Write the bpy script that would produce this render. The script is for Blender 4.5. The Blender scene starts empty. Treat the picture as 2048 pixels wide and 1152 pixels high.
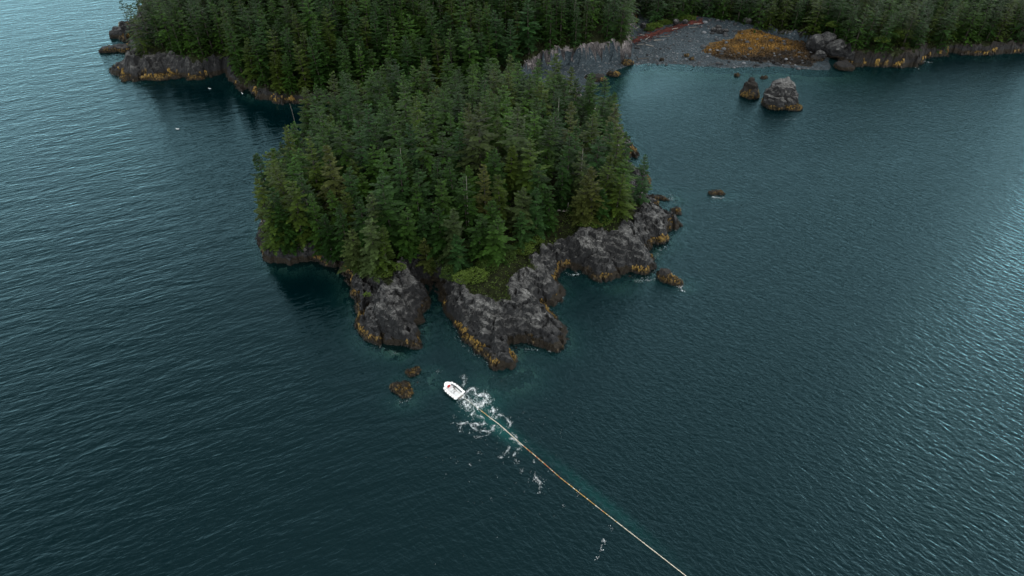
import bpy, math, random
import numpy as np
from mathutils import Vector, Matrix

SC = bpy.context.scene
COL = SC.collection
R = math.radians

# ------------------------------------------------------------------ camera
CAM_H, PITCH, FPX = 120.0, R(41.0), 1384.0
cam_d = bpy.data.cameras.new('camera')
cam_d.sensor_width = 36.0
cam_d.lens = FPX / 2048 * 36.0
cam_d.clip_start = 1.0
cam_d.clip_end = 12000.0
cam = bpy.data.objects.new('camera', cam_d)
COL.objects.link(cam)
cam.location = (0, 0, CAM_H)
cam.rotation_euler = (R(90) - PITCH, 0, 0)
SC.camera = cam

# ------------------------------------------------------------------ sky, sun, exposure (overcast day)
SUN_EL, SUN_AZ = 42.0, 95.0          # azimuth clockwise from +Y (the view direction)
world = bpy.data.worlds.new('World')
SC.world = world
world.use_nodes = True
wn, wl = world.node_tree.nodes, world.node_tree.links
wn.clear()
w_out = wn.new('ShaderNodeOutputWorld')
w_bg = wn.new('ShaderNodeBackground')
w_sky = wn.new('ShaderNodeTexSky')
w_sky.sky_type = 'NISHITA'
w_sky.sun_disc = False
w_sky.sun_elevation = R(SUN_EL)
w_sky.sun_rotation = R(SUN_AZ)
w_sky.air_density = 1.0
w_sky.dust_density = 1.0
w_hsv = wn.new('ShaderNodeHueSaturation')
w_hsv.inputs['Saturation'].default_value = 0.5
w_hsv.inputs['Hue'].default_value = 0.475
w_bg.inputs['Strength'].default_value = 0.145
wl.new(w_sky.outputs[0], w_hsv.inputs['Color'])
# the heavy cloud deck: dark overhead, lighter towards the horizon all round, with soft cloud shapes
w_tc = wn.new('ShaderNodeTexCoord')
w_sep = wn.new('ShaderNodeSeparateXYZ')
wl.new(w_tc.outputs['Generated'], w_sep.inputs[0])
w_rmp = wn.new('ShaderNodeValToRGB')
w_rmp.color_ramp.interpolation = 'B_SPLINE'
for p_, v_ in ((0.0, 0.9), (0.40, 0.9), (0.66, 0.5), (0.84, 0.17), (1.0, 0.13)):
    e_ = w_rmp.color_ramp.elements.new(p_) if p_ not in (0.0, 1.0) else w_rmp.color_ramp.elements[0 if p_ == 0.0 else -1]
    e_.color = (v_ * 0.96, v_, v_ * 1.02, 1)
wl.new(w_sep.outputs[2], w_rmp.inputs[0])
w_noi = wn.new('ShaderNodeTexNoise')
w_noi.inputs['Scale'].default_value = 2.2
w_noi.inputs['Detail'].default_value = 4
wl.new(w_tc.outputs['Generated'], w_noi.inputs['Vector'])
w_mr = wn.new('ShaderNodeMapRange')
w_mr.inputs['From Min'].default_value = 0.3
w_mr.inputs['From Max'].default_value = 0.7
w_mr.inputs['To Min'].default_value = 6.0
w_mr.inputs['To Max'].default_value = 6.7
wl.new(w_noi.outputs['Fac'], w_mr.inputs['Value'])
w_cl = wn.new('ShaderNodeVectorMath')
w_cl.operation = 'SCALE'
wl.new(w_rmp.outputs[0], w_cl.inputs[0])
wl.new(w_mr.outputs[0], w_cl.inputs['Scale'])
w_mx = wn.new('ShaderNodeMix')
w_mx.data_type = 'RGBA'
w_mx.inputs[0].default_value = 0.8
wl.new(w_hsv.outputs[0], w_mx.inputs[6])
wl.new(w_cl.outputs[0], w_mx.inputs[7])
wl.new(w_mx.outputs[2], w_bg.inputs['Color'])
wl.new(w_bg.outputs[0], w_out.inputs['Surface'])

sun_d = bpy.data.lights.new('sun', 'SUN')
sun_d.energy = 0.5
sun_d.angle = R(150)
sun_d.color = (1.0, 0.96, 0.9)
sun = bpy.data.objects.new('sun', sun_d)
COL.objects.link(sun)
az, el = R(SUN_AZ), R(SUN_EL)
to_sun = Vector((math.sin(az) * math.cos(el), math.cos(az) * math.cos(el), math.sin(el)))
sun.rotation_euler = to_sun.to_track_quat('Z', 'Y').to_euler()

SC.view_settings.view_transform = 'Standard'
SC.view_settings.look = 'None'
SC.view_settings.gamma = 1.0
SC.view_settings.use_curve_mapping = False
SC.view_settings.exposure = 1.52
SC.cycles.max_bounces = 6
SC.cycles.diffuse_bounces = 2
SC.cycles.glossy_bounces = 2
SC.cycles.transparent_max_bounces = 8
SC.cycles.caustics_reflective = False
SC.cycles.caustics_refractive = False

rng = np.random.default_rng(11)
rnd = random.Random(5)

# ------------------------------------------------------------------ helpers
SA, CA = math.sin(PITCH), math.cos(PITCH)


def G(px, py, z=0.0):
    """a point of the place: where the sight line of a photo pixel (2048 wide) meets the level z"""
    u, v = (px - 1024.0) / FPX, (576.0 - py) / FPX
    d = (u, CA + v * SA, -SA + v * CA)
    t = (z - CAM_H) / d[2]
    return (d[0] * t, d[1] * t, z)


def P(x, y, z):
    """photo pixel of a point"""
    dz = z - CAM_H
    dep = y * CA - dz * SA
    up = y * SA + dz * CA
    return 1024 + FPX * x / dep, 576 - FPX * up / dep, dep


def _h(ix, iy, seed):
    ix = ix.astype(np.int64) & 0xFFFFFFFF
    iy = iy.astype(np.int64) & 0xFFFFFFFF
    h = (ix * 374761393 + iy * 668265263 + seed * 2246822519) & 0xFFFFFFFF
    h = ((h ^ (h >> 13)) * 1274126177) & 0xFFFFFFFF
    h = ((h ^ (h >> 16)) * 2654435761) & 0xFFFFFFFF
    return ((h ^ (h >> 15)) & 0xFFFFFF) / float(0xFFFFFF)


def vnoise(x, y, seed=0):
    x, y = np.asarray(x, float), np.asarray(y, float)
    ix, iy = np.floor(x), np.floor(y)
    fx, fy = x - ix, y - iy
    fx = fx * fx * fx * (fx * (fx * 6 - 15) + 10)
    fy = fy * fy * fy * (fy * (fy * 6 - 15) + 10)
    a, b = _h(ix, iy, seed), _h(ix + 1, iy, seed)
    c, d = _h(ix, iy + 1, seed), _h(ix + 1, iy + 1, seed)
    return (a + (b - a) * fx) * (1 - fy) + (c + (d - c) * fx) * fy


def fbm(x, y, seed=0, oct=4, gain=0.5):
    s, a, n = 0.0, 1.0, 0.0
    for i in range(oct):
        s = s + a * (vnoise(x * 2 ** i + 17.3 * i, y * 2 ** i - 9.1 * i, seed + i) * 2 - 1)
        n += a
        a *= gain
    return s / n


def cells(x, y, seed=0):
    """F1, F2 distance and a random value of the nearest cell"""
    x, y = np.asarray(x, float), np.asarray(y, float)
    ix, iy = np.floor(x), np.floor(y)
    f1 = np.full(x.shape, 9.0)
    f2 = np.full(x.shape, 9.0)
    idv = np.zeros(x.shape)
    for dx in (-1, 0, 1):
        for dy in (-1, 0, 1):
            cx, cy = ix + dx, iy + dy
            px = cx + _h(cx, cy, seed)
            py = cy + _h(cx, cy, seed + 77)
            d = np.hypot(x - px, y - py)
            v = _h(cx, cy, seed + 131)
            near = d < f1
            f2 = np.where(near, f1, np.minimum(f2, d))
            idv = np.where(near, v, idv)
            f1 = np.where(near, d, f1)
    return f1, f2, idv


def sdf(x, y, poly):
    """signed distance to a closed polygon, positive inside"""
    x, y = np.asarray(x, float), np.asarray(y, float)
    n = len(poly)
    best = np.full(x.shape, 1e9)
    ins = np.zeros(x.shape, bool)
    for i in range(n):
        x0, y0 = poly[i]
        x1, y1 = poly[(i + 1) % n]
        ex, ey = x1 - x0, y1 - y0
        t = np.clip(((x - x0) * ex + (y - y0) * ey) / (ex * ex + ey * ey + 1e-9), 0, 1)
        best = np.minimum(best, (x - x0 - t * ex) ** 2 + (y - y0 - t * ey) ** 2)
        if abs(y1 - y0) > 1e-9:
            c = (y0 > y) != (y1 > y)
            ins ^= c & (x < (x1 - x0) * (y - y0) / (y1 - y0) + x0)
    return np.where(ins, 1, -1) * np.sqrt(best)


def sstep(a, b, t):
    t = np.clip((t - a) / (b - a), 0, 1)
    return t * t * (3 - 2 * t)


def new_mesh(name, verts, faces, smooth=False):
    """faces: (n,3) or (n,4) integer array"""
    verts = np.asarray(verts, np.float32)
    faces = np.asarray(faces, np.int32)
    me = bpy.data.meshes.new(name)
    n, k = faces.shape
    me.vertices.add(len(verts))
    me.vertices.foreach_set('co', verts.ravel())
    me.loops.add(n * k)
    me.loops.foreach_set('vertex_index', faces.ravel())
    me.polygons.add(n)
    me.polygons.foreach_set('loop_start', np.arange(0, n * k, k, dtype=np.int32))
    me.polygons.foreach_set('loop_total', np.full(n, k, np.int32))
    me.polygons.foreach_set('use_smooth', np.full(n, smooth, bool))
    me.update(calc_edges=True)
    return me


def set_float(me, name, vals):
    a = me.attributes.new(name, 'FLOAT', 'POINT')
    a.data.foreach_set('value', np.asarray(vals, np.float32))


def set_col(me, name, rgb):
    a = me.attributes.new(name, 'FLOAT_COLOR', 'POINT')
    c = np.ones((len(rgb), 4), np.float32)
    c[:, :3] = rgb
    a.data.foreach_set('color', c.ravel())


def link(name, me, mat=None, parent=None, loc=None):
    o = bpy.data.objects.new(name, me)
    COL.objects.link(o)
    if mat is not None and me is not None and len(me.materials) == 0:
        me.materials.append(mat)
    if parent is not None:
        o.parent = parent
    if loc is not None:
        o.location = loc
    return o


def tag(o, label=None, cat=None, group=None, kind=None):
    if label:
        o['label'] = label
    if cat:
        o['category'] = cat
    if group:
        o['group'] = group
    if kind:
        o['kind'] = kind
    return o


class MB:
    """collects simple shapes into one mesh"""

    def __init__(s):
        s.v, s.f, s.t = [], [], []

    def add(s, vs, fs, tone=1.0):
        b = len(s.v)
        s.v += [tuple(p) for p in vs]
        s.t += [tone] * len(vs)
        s.f += [tuple(i + b for i in f) for f in fs]

    def box(s, c, size, rz=0.0, tone=1.0, taper=1.0):
        x, y, z = size[0] / 2, size[1] / 2, size[2] / 2
        co, si = math.cos(rz), math.sin(rz)
        vs = []
        for k, zz in ((1, -z), (taper, z)):
            for sx, sy in ((-1, -1), (1, -1), (1, 1), (-1, 1)):
                a, b = sx * x * k, sy * y * k
                vs.append((c[0] + a * co - b * si, c[1] + a * si + b * co, c[2] + zz))
        s.add(vs, [(3, 2, 1, 0), (4, 5, 6, 7), (0, 1, 5, 4), (1, 2, 6, 5), (2, 3, 7, 6), (3, 0, 4, 7)], tone)

    def tube(s, pts, rad, n=6, closed=False, tone=1.0, caps=True):
        pts = [Vector(p) for p in pts]
        m = len(pts)
        vs, fs = [], []
        for i, p in enumerate(pts):
            a = pts[(i - 1) % m] if (closed or i > 0) else p
            b = pts[(i + 1) % m] if (closed or i < m - 1) else p
            d = (b - a).normalized()
            ref = Vector((0, 0, 1)) if abs(d.z) < 0.95 else Vector((1, 0, 0))
            u = d.cross(ref).normalized()
            w = u.cross(d).normalized()
            r = rad[i] if isinstance(rad, (list, tuple)) else rad
            for k in range(n):
                t = 2 * math.pi * k / n
                vs.append(p + u * (r * math.cos(t)) + w * (r * math.sin(t)))
        for i in range(m if closed else m - 1):
            j = (i + 1) % m
            for k in range(n):
                l = (k + 1) % n
                fs.append((i * n + k, j * n + k, j * n + l, i * n + l))
        if not closed and caps:
            fs.append(tuple(range(n)))
            fs.append(tuple((m - 1) * n + k for k in reversed(range(n))))
        s.add(vs, fs, tone)

    def build(s, name, mat, parent=None, loc=None, smooth=False):
        me = bpy.data.meshes.new(name)
        me.from_pydata(s.v, [], s.f)
        if smooth:
            me.polygons.foreach_set('use_smooth', np.full(len(me.polygons), True))
        set_float(me, 'tone', s.t)
        me.update()
        return link(name, me, mat, parent, loc)


# ------------------------------------------------------------------ materials
def mat_new(name):
    m = bpy.data.materials.new(name)
    m.use_nodes = True
    nt = m.node_tree
    nt.nodes.clear()
    return m, nt.nodes, nt.links


def N(ns, kind, **kw):
    n = ns.new(kind)
    for k, v in kw.items():
        setattr(n, k, v)
    return n


def ramp(ns, stops, interp='LINEAR'):
    r = ns.new('ShaderNodeValToRGB')
    r.color_ramp.interpolation = interp
    e = r.color_ramp.elements
    while len(e) < len(stops):
        e.new(0.5)
    for i, (p, c) in enumerate(stops):
        e[i].position = p
        e[i].color = (c[0], c[1], c[2], 1) if not isinstance(c, (int, float)) else (c, c, c, 1)
    return r


def mixc(ns, ls, fac, a, b, blend='MIX'):
    m = N(ns, 'ShaderNodeMix', data_type='RGBA', blend_type=blend)
    for sock, val in ((0, fac), (6, a), (7, b)):
        if hasattr(val, 'is_output') or hasattr(val, 'links'):
            ls.new(val, m.inputs[sock])
        elif isinstance(val, (int, float)):
            m.inputs[sock].default_value = val if sock == 0 else (val, val, val, 1)
        else:
            m.inputs[sock].default_value = (val[0], val[1], val[2], 1)
    return m.outputs[2]


def math_n(ns, ls, op, a, b=0.0, c=None):
    m = N(ns, 'ShaderNodeMath', operation=op)
    for i, v in enumerate((a, b) if c is None else (a, b, c)):
        if hasattr(v, 'links'):
            ls.new(v, m.inputs[i])
        else:
            m.inputs[i].default_value = v
    return m.outputs[0]


def noise_n(ns, ls, vec, scale, detail=4, rough=0.55, dist=0.0):
    t = N(ns, 'ShaderNodeTexNoise')
    t.inputs['Scale'].default_value = scale
    t.inputs['Detail'].default_value = detail
    t.inputs['Roughness'].default_value = rough
    t.inputs['Distortion'].default_value = dist
    ls.new(vec, t.inputs['Vector'])
    return t.outputs['Fac']


def plain_mat(name, color, rough=0.6, var=0.0, scale=3.0, spec=0.3):
    m, ns, ls = mat_new(name)
    out = N(ns, 'ShaderNodeOutputMaterial')
    b = N(ns, 'ShaderNodeBsdfPrincipled')
    b.inputs['Roughness'].default_value = rough
    b.inputs['Specular IOR Level'].default_value = spec
    geo = N(ns, 'ShaderNodeTexCoord')
    n = noise_n(ns, ls, geo.outputs['Object'], scale)
    r = ramp(ns, [(0.25, [c * (1 - var) for c in color]), (0.75, [min(1, c * (1 + var)) for c in color])])
    ls.new(n, r.inputs[0])
    ls.new(r.outputs[0], b.inputs['Base Color'])
    ls.new(b.outputs[0], out.inputs[0])
    return m


def foliage_mat(name, use_attr, spec=0.08, tr=0.1):
    """needle / leaf surface: colour of the plant (object colour or per-vertex colour) times a per-spray tone"""
    m, ns, ls = mat_new(name)
    out = N(ns, 'ShaderNodeOutputMaterial')
    if use_attr:
        a = N(ns, 'ShaderNodeAttribute', attribute_name='tint')
        col = a.outputs['Color']
    else:
        oi = N(ns, 'ShaderNodeObjectInfo')
        a = N(ns, 'ShaderNodeAttribute', attribute_name='tone')
        col = mixc(ns, ls, 1.0, oi.outputs['Color'], a.outputs['Color'], 'MULTIPLY')
    d = N(ns, 'ShaderNodeBsdfPrincipled')
    d.inputs['Roughness'].default_value = 0.6
    d.inputs['Specular IOR Level'].default_value = spec
    t = N(ns, 'ShaderNodeBsdfTranslucent')
    ls.new(col, d.inputs['Base Color'])
    ls.new(col, t.inputs['Color'])
    mx = N(ns, 'ShaderNodeMixShader')
    mx.inputs[0].default_value = tr
    ls.new(d.outputs[0], mx.inputs[1])
    ls.new(t.outputs[0], mx.inputs[2])
    ls.new(mx.outputs[0], out.inputs[0])
    return m


def rock_mat(name, base=(0.0115, 0.0115, 0.0118), pale=(0.19, 0.186, 0.175), pale_amt=0.57, weed=True, streak=False, moss=True, tide=True):
    m, ns, ls = mat_new(name)
    out = N(ns, 'ShaderNodeOutputMaterial')
    b = N(ns, 'ShaderNodeBsdfPrincipled')
    b.inputs['Roughness'].default_value = 0.75
    b.inputs['Specular IOR Level'].default_value = 0.3
    g = N(ns, 'ShaderNodeNewGeometry')
    pos = g.outputs['Position']
    sp = N(ns, 'ShaderNodeSeparateXYZ')
    ls.new(pos, sp.inputs[0])
    vec = pos
    if streak:
        mp = N(ns, 'ShaderNodeMapping')
        mp.inputs['Scale'].default_value = (1.0, 1.0, 0.16)
        ls.new(pos, mp.inputs[0])
        vec = mp.outputs[0]
    big = noise_n(ns, ls, vec, 0.22, 4, 0.6)
    mid = noise_n(ns, ls, vec, 1.3, 6, 0.7)
    fine = noise_n(ns, ls, vec, 5.0, 4, 0.7)
    # lichen and weathering
    w = math_n(ns, ls, 'ADD', math_n(ns, ls, 'MULTIPLY', big, 0.55), math_n(ns, ls, 'MULTIPLY', mid, 0.45))
    spn = N(ns, 'ShaderNodeSeparateXYZ')
    ls.new(g.outputs['True Normal'], spn.inputs[0])
    w = math_n(ns, ls, 'ADD', w, math_n(ns, ls, 'MULTIPLY_ADD', spn.outputs[2], 0.22, -0.15))
    r1 = ramp(ns, [(pale_amt - 0.13, 0.0), (pale_amt + 0.02, 0.4), (pale_amt + 0.13, 1.0)])
    ls.new(w, r1.inputs[0])
    col = mixc(ns, ls, r1.outputs[0], base, pale)
    r2 = ramp(ns, [(0.3, 0.45), (0.7, 1.5)])
    ls.new(fine, r2.inputs[0])
    col = mixc(ns, ls, 1.0, col, r2.outputs[0], 'MULTIPLY')
    # cracks
    vo = N(ns, 'ShaderNodeTexVoronoi', feature='DISTANCE_TO_EDGE')
    vo.inputs['Scale'].default_value = 0.55
    mpv = N(ns, 'ShaderNodeMapping', vector_type='TEXTURE')
    mpv.inputs['Rotation'].default_value = (0, 0, R(-58))
    mpv.inputs['Scale'].default_value = (2.0, 0.8, 1.0)
    dn = N(ns, 'ShaderNodeTexNoise')
    dn.inputs['Scale'].default_value = 0.8
    ls.new(pos, dn.inputs['Vector'])
    ad = N(ns, 'ShaderNodeVectorMath', operation='MULTIPLY_ADD')
    ls.new(dn.outputs['Color'], ad.inputs[0])
    ad.inputs[1].default_value = (1.6, 1.6, 1.6)
    ls.new(pos, ad.inputs[2])
    ls.new(ad.outputs[0], mpv.inputs[0])
    ls.new(mpv.outputs[0], vo.inputs['Vector'])
    r3 = ramp(ns, [(0.0, 0.12), (0.06, 1.0)])
    ls.new(vo.outputs['Distance'], r3.inputs[0])
    col = mixc(ns, ls, 1.0, col, r3.outputs[0], 'MULTIPLY')
    # height with a ragged edge, for the tide zones
    rag = math_n(ns, ls, 'MULTIPLY_ADD', noise_n(ns, ls, pos, 0.6, 4, 0.65), 2.4, -1.2)
    zz = math_n(ns, ls, 'ADD', sp.outputs[2], rag)
    if moss:
        at = N(ns, 'ShaderNodeAttribute', attribute_name='veg')
        mm = math_n(ns, ls, 'ADD', at.outputs['Fac'], math_n(ns, ls, 'MULTIPLY_ADD', mid, 1.2, -0.62))
        r6 = ramp(ns, [(0.42, 0.0), (0.58, 1.0)])
        ls.new(mm, r6.inputs[0])
        mossc = ramp(ns, [(0.3, (0.01, 0.012, 0.005)), (0.6, (0.03, 0.038, 0.01)), (0.8, (0.055, 0.06, 0.016))])
        ls.new(fine, mossc.inputs[0])
        col = mixc(ns, ls, r6.outputs[0], col, mossc.outputs[0])
    # black tide zone (sea tar lichen), then golden rockweed, then brown weed to the water
    black = ramp(ns, [(0.0, 1.0), (0.42, 1.0), (0.62, 0.0)])
    ls.new(math_n(ns, ls, 'MULTIPLY', zz, 1 / 6.0), black.inputs[0])
    col = mixc(ns, ls, math_n(ns, ls, 'MULTIPLY', black.outputs[0], 0.62 if tide else 0.0), col, (0.012, 0.012, 0.013))
    if weed:
        rw = ramp(ns, [(0.0, (0.008, 0.005, 0.002)), (0.5, (0.012, 0.008, 0.003)), (0.82, (0.014, 0.0095, 0.0035)), (1.0, (0.09, 0.06, 0.015))])
        zw = math_n(ns, ls, 'ADD', math_n(ns, ls, 'MULTIPLY', sp.outputs[2], 0.42), math_n(ns, ls, 'MULTIPLY_ADD', fine, 0.6, -0.2))
        ls.new(zw, rw.inputs[0])
        r5 = ramp(ns, [(0.48, 1.0), (0.56, 0.0)])
        ls.new(math_n(ns, ls, 'MULTIPLY', math_n(ns, ls, 'ADD', sp.outputs[2], math_n(ns, ls, 'MULTIPLY', rag, 0.75)), 1 / 3.0), r5.inputs[0])
        col = mixc(ns, ls, r5.outputs[0], col, rw.outputs[0])
    ls.new(col, b.inputs['Base Color'])
    bp = N(ns, 'ShaderNodeBump')
    bp.inputs['Strength'].default_value = 1.0
    bp.inputs['Distance'].default_value = 0.4
    hsum = math_n(ns, ls, 'ADD', mid, math_n(ns, ls, 'MULTIPLY', fine, 0.35))
    hsum = math_n(ns, ls, 'ADD', hsum, math_n(ns, ls, 'MULTIPLY', r3.outputs[0], 0.3))
    ls.new(hsum, bp.inputs['Height'])
    ls.new(bp.outputs[0], b.inputs['Normal'])
    ls.new(b.outputs[0], out.inputs[0])
    return m


def ground_mat(name):
    m, ns, ls = mat_new(name)
    out = N(ns, 'ShaderNodeOutputMaterial')
    b = N(ns, 'ShaderNodeBsdfPrincipled')
    b.inputs['Roughness'].default_value = 0.95
    b.inputs['Specular IOR Level'].default_value = 0.1
    g = N(ns, 'ShaderNodeNewGeometry')
    n1 = noise_n(ns, ls, g.outputs['Position'], 0.7, 6, 0.65)
    r = ramp(ns, [(0.3, (0.007, 0.006, 0.004)), (0.5, (0.012, 0.015, 0.005)), (0.72, (0.026, 0.034, 0.01))])
    ls.new(n1, r.inputs[0])
    ls.new(r.outputs[0], b.inputs['Base Color'])
    bp = N(ns, 'ShaderNodeBump')
    bp.inputs['Distance'].default_value = 0.5
    ls.new(n1, bp.inputs['Height'])
    ls.new(bp.outputs[0], b.inputs['Normal'])
    ls.new(b.outputs[0], out.inputs[0])
    return m


def beach_mat(name):
    m, ns, ls = mat_new(name)
    out = N(ns, 'ShaderNodeOutputMaterial')
    b = N(ns, 'ShaderNodeBsdfPrincipled')
    b.inputs['Roughness'].default_value = 0.8
    b.inputs['Specular IOR Level'].default_value = 0.3
    g = N(ns, 'ShaderNodeNewGeometry')
    pos = g.outputs['Position']
    sp = N(ns, 'ShaderNodeSeparateXYZ')
    ls.new(pos, sp.inputs[0])
    vo = N(ns, 'ShaderNodeTexVoronoi')
    vo.inputs['Scale'].default_value = 1.6
    ls.new(pos, vo.inputs['Vector'])
    sv = N(ns, 'ShaderNodeSeparateColor')
    ls.new(vo.outputs['Color'], sv.inputs[0])
    r = ramp(ns, [(0.0, (0.014, 0.024, 0.030)), (0.6, (0.027, 0.041, 0.049)), (0.93, (0.045, 0.06, 0.068)), (1.0, (0.13, 0.13, 0.13))])
    ls.new(sv.outputs[0], r.inputs[0])
    big = noise_n(ns, ls, pos, 0.09, 3, 0.6)
    r2 = ramp(ns, [(0.3, 0.75), (0.7, 1.2)])
    ls.new(big, r2.inputs[0])
    col = mixc(ns, ls, 1.0, r.outputs[0], r2.outputs[0], 'MULTIPLY')
    at = N(ns, 'ShaderNodeAttribute', attribute_name='weed')
    n2 = noise_n(ns, ls, pos, 0.8, 5, 0.7)
    mm = math_n(ns, ls, 'ADD', at.outputs['Fac'], math_n(ns, ls, 'MULTIPLY_ADD', n2, 1.2, -0.6))
    r6 = ramp(ns, [(0.44, 0.0), (0.6, 1.0)])
    ls.new(mm, r6.inputs[0])
    wc = ramp(ns, [(0.3, (0.012, 0.007, 0.002)), (0.55, (0.04, 0.022, 0.005)), (0.75, (0.12, 0.066, 0.011))])
    zk = math_n(ns, ls, 'MULTIPLY_ADD', sp.outputs[2], 0.28, -0.42)
    ls.new(math_n(ns, ls, 'ADD', noise_n(ns, ls, pos, 1.6, 4, 0.7), zk), wc.inputs[0])
    col = mixc(ns, ls, r6.outputs[0], col, wc.outputs[0])
    ls.new(col, b.inputs['Base Color'])
    bp = N(ns, 'ShaderNodeBump')
    bp.inputs['Distance'].default_value = 0.3
    ls.new(vo.outputs['Distance'], bp.inputs['Height'])
    ls.new(bp.outputs[0], b.inputs['Normal'])
    ls.new(b.outputs[0], out.inputs[0])
    return m


def water_mat(name):
    m, ns, ls = mat_new(name)
    out = N(ns, 'ShaderNodeOutputMaterial')
    g = N(ns, 'ShaderNodeNewGeometry')
    pos = g.outputs['Position']

    def layer(rot, sx, sy, detail=3, rough=0.5, dist=0.6):
        mp = N(ns, 'ShaderNodeMapping', vector_type='TEXTURE')      # rot: direction of the crests
        mp.inputs['Rotation'].default_value = (0, 0, R(rot))
        mp.inputs['Scale'].default_value = (1 / sx, 1 / sy, 1.0)
        ls.new(pos, mp.inputs[0])
        return noise_n(ns, ls, mp.outputs[0], 1.0, detail, rough, dist)
    sp = N(ns, 'ShaderNodeSeparateXYZ')
    ls.new(pos, sp.inputs[0])
    # the swell runs along the view on the sheltered left, wind chop comes across from the right
    side = N(ns, 'ShaderNodeMapRange')
    side.inputs['From Min'].default_value = -45
    side.inputs['From Max'].default_value = 25
    ls.new(sp.outputs[0], side.inputs['Value'])
    swell = layer(19, 0.07, 0.24, 3, 0.55, 0.6)
    chopL = layer(27, 0.3, 1.0, 3, 0.55, 0.4)
    chopR = layer(-50, 0.36, 1.0, 4, 0.62, 0.6)
    chopR2 = layer(-18, 0.45, 1.2, 3, 0.6, 0.4)
    gust = layer(25, 0.007, 0.02, 4, 0.6, 1.2)
    left = math_n(ns, ls, 'ADD', math_n(ns, ls, 'MULTIPLY', swell, 0.8), math_n(ns, ls, 'MULTIPLY', chopL, 0.42))
    right = math_n(ns, ls, 'ADD', math_n(ns, ls, 'MULTIPLY', chopR, 0.62), math_n(ns, ls, 'MULTIPLY', chopR2, 0.46))
    right = math_n(ns, ls, 'ADD', right, math_n(ns, ls, 'MULTIPLY', swell, 0.3))
    hm = N(ns, 'ShaderNodeMix', data_type='FLOAT')
    ls.new(side.outputs[0], hm.inputs[0])
    ls.new(left, hm.inputs[2])
    ls.new(right, hm.inputs[3])
    rg = ramp(ns, [(0.3, 0.85), (0.7, 1.08)])
    ls.new(gust, rg.inputs[0])
    at2 = N(ns, 'ShaderNodeAttribute', attribute_name='calm')
    calm = math_n(ns, ls, 'MULTIPLY_ADD', at2.outputs['Fac'], -0.6, 1.0)
    hgt = math_n(ns, ls, 'MULTIPLY', math_n(ns, ls, 'MULTIPLY', hm.outputs[0], rg.outputs[0]), calm)
    bp = N(ns, 'ShaderNodeBump')
    bp.inputs['Strength'].default_value = 1.0
    bp.inputs['Distance'].default_value = 0.62
    ls.new(hgt, bp.inputs['Height'])
    # body of the water: scattering teal, and where the bottom is near one sees it through the water
    clear = N(ns, 'ShaderNodeAttribute', attribute_name='clear')
    aer = N(ns, 'ShaderNodeAttribute', attribute_name='aerated')
    body_c = mixc(ns, ls, aer.outputs['Fac'], (0.0, 0.0050, 0.0062), (0.004, 0.065, 0.055))
    body_c = mixc(ns, ls, math_n(ns, ls, 'MULTIPLY', clear.outputs['Fac'], 1.0), body_c, (0.003, 0.03, 0.03))
    df = N(ns, 'ShaderNodeBsdfDiffuse')
    ls.new(body_c, df.inputs['Color'])
    tr = N(ns, 'ShaderNodeBsdfTransparent')
    tr.inputs['Color'].default_value = (0.5, 0.78, 0.76, 1)
    mb = N(ns, 'ShaderNodeMixShader')
    ls.new(math_n(ns, ls, 'MULTIPLY', clear.outputs['Fac'], 0.85), mb.inputs[0])
    ls.new(df.outputs[0], mb.inputs[1])
    ls.new(tr.outputs[0], mb.inputs[2])
    gl = N(ns, 'ShaderNodeBsdfGlossy')
    gl.inputs['Roughness'].default_value = 0.09
    gl.inputs['Color'].default_value = (0.45, 0.8, 0.91, 1)
    ls.new(bp.outputs[0], gl.inputs['Normal'])
    fr = N(ns, 'ShaderNodeFresnel')
    fr.inputs['IOR'].default_value = 1.3
    ls.new(bp.outputs[0], fr.inputs['Normal'])
    ms = N(ns, 'ShaderNodeMixShader')
    ls.new(fr.outputs[0], ms.inputs[0])
    ls.new(mb.outputs[0], ms.inputs[1])
    ls.new(gl.outputs[0], ms.inputs[2])
    ls.new(ms.outputs[0], out.inputs[0])
    return m


def tone_mat(name, color, rough=0.7, spec=0.2):
    """colour times the per-piece tone"""
    m, ns, ls = mat_new(name)
    out = N(ns, 'ShaderNodeOutputMaterial')
    b = N(ns, 'ShaderNodeBsdfPrincipled')
    b.inputs['Roughness'].default_value = rough
    b.inputs['Specular IOR Level'].default_value = spec
    a = N(ns, 'ShaderNodeAttribute', attribute_name='tone')
    g = N(ns, 'ShaderNodeNewGeometry')
    n = noise_n(ns, ls, g.outputs['Position'], 2.5, 3)
    r = ramp(ns, [(0.3, 0.75), (0.7, 1.2)])
    ls.new(n, r.inputs[0])
    c = mixc(ns, ls, 1.0, color, a.outputs['Color'], 'MULTIPLY')
    c = mixc(ns, ls, 1.0, c, r.outputs[0], 'MULTIPLY')
    ls.new(c, b.inputs['Base Color'])
    ls.new(b.outputs[0], out.inputs[0])
    return m


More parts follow.
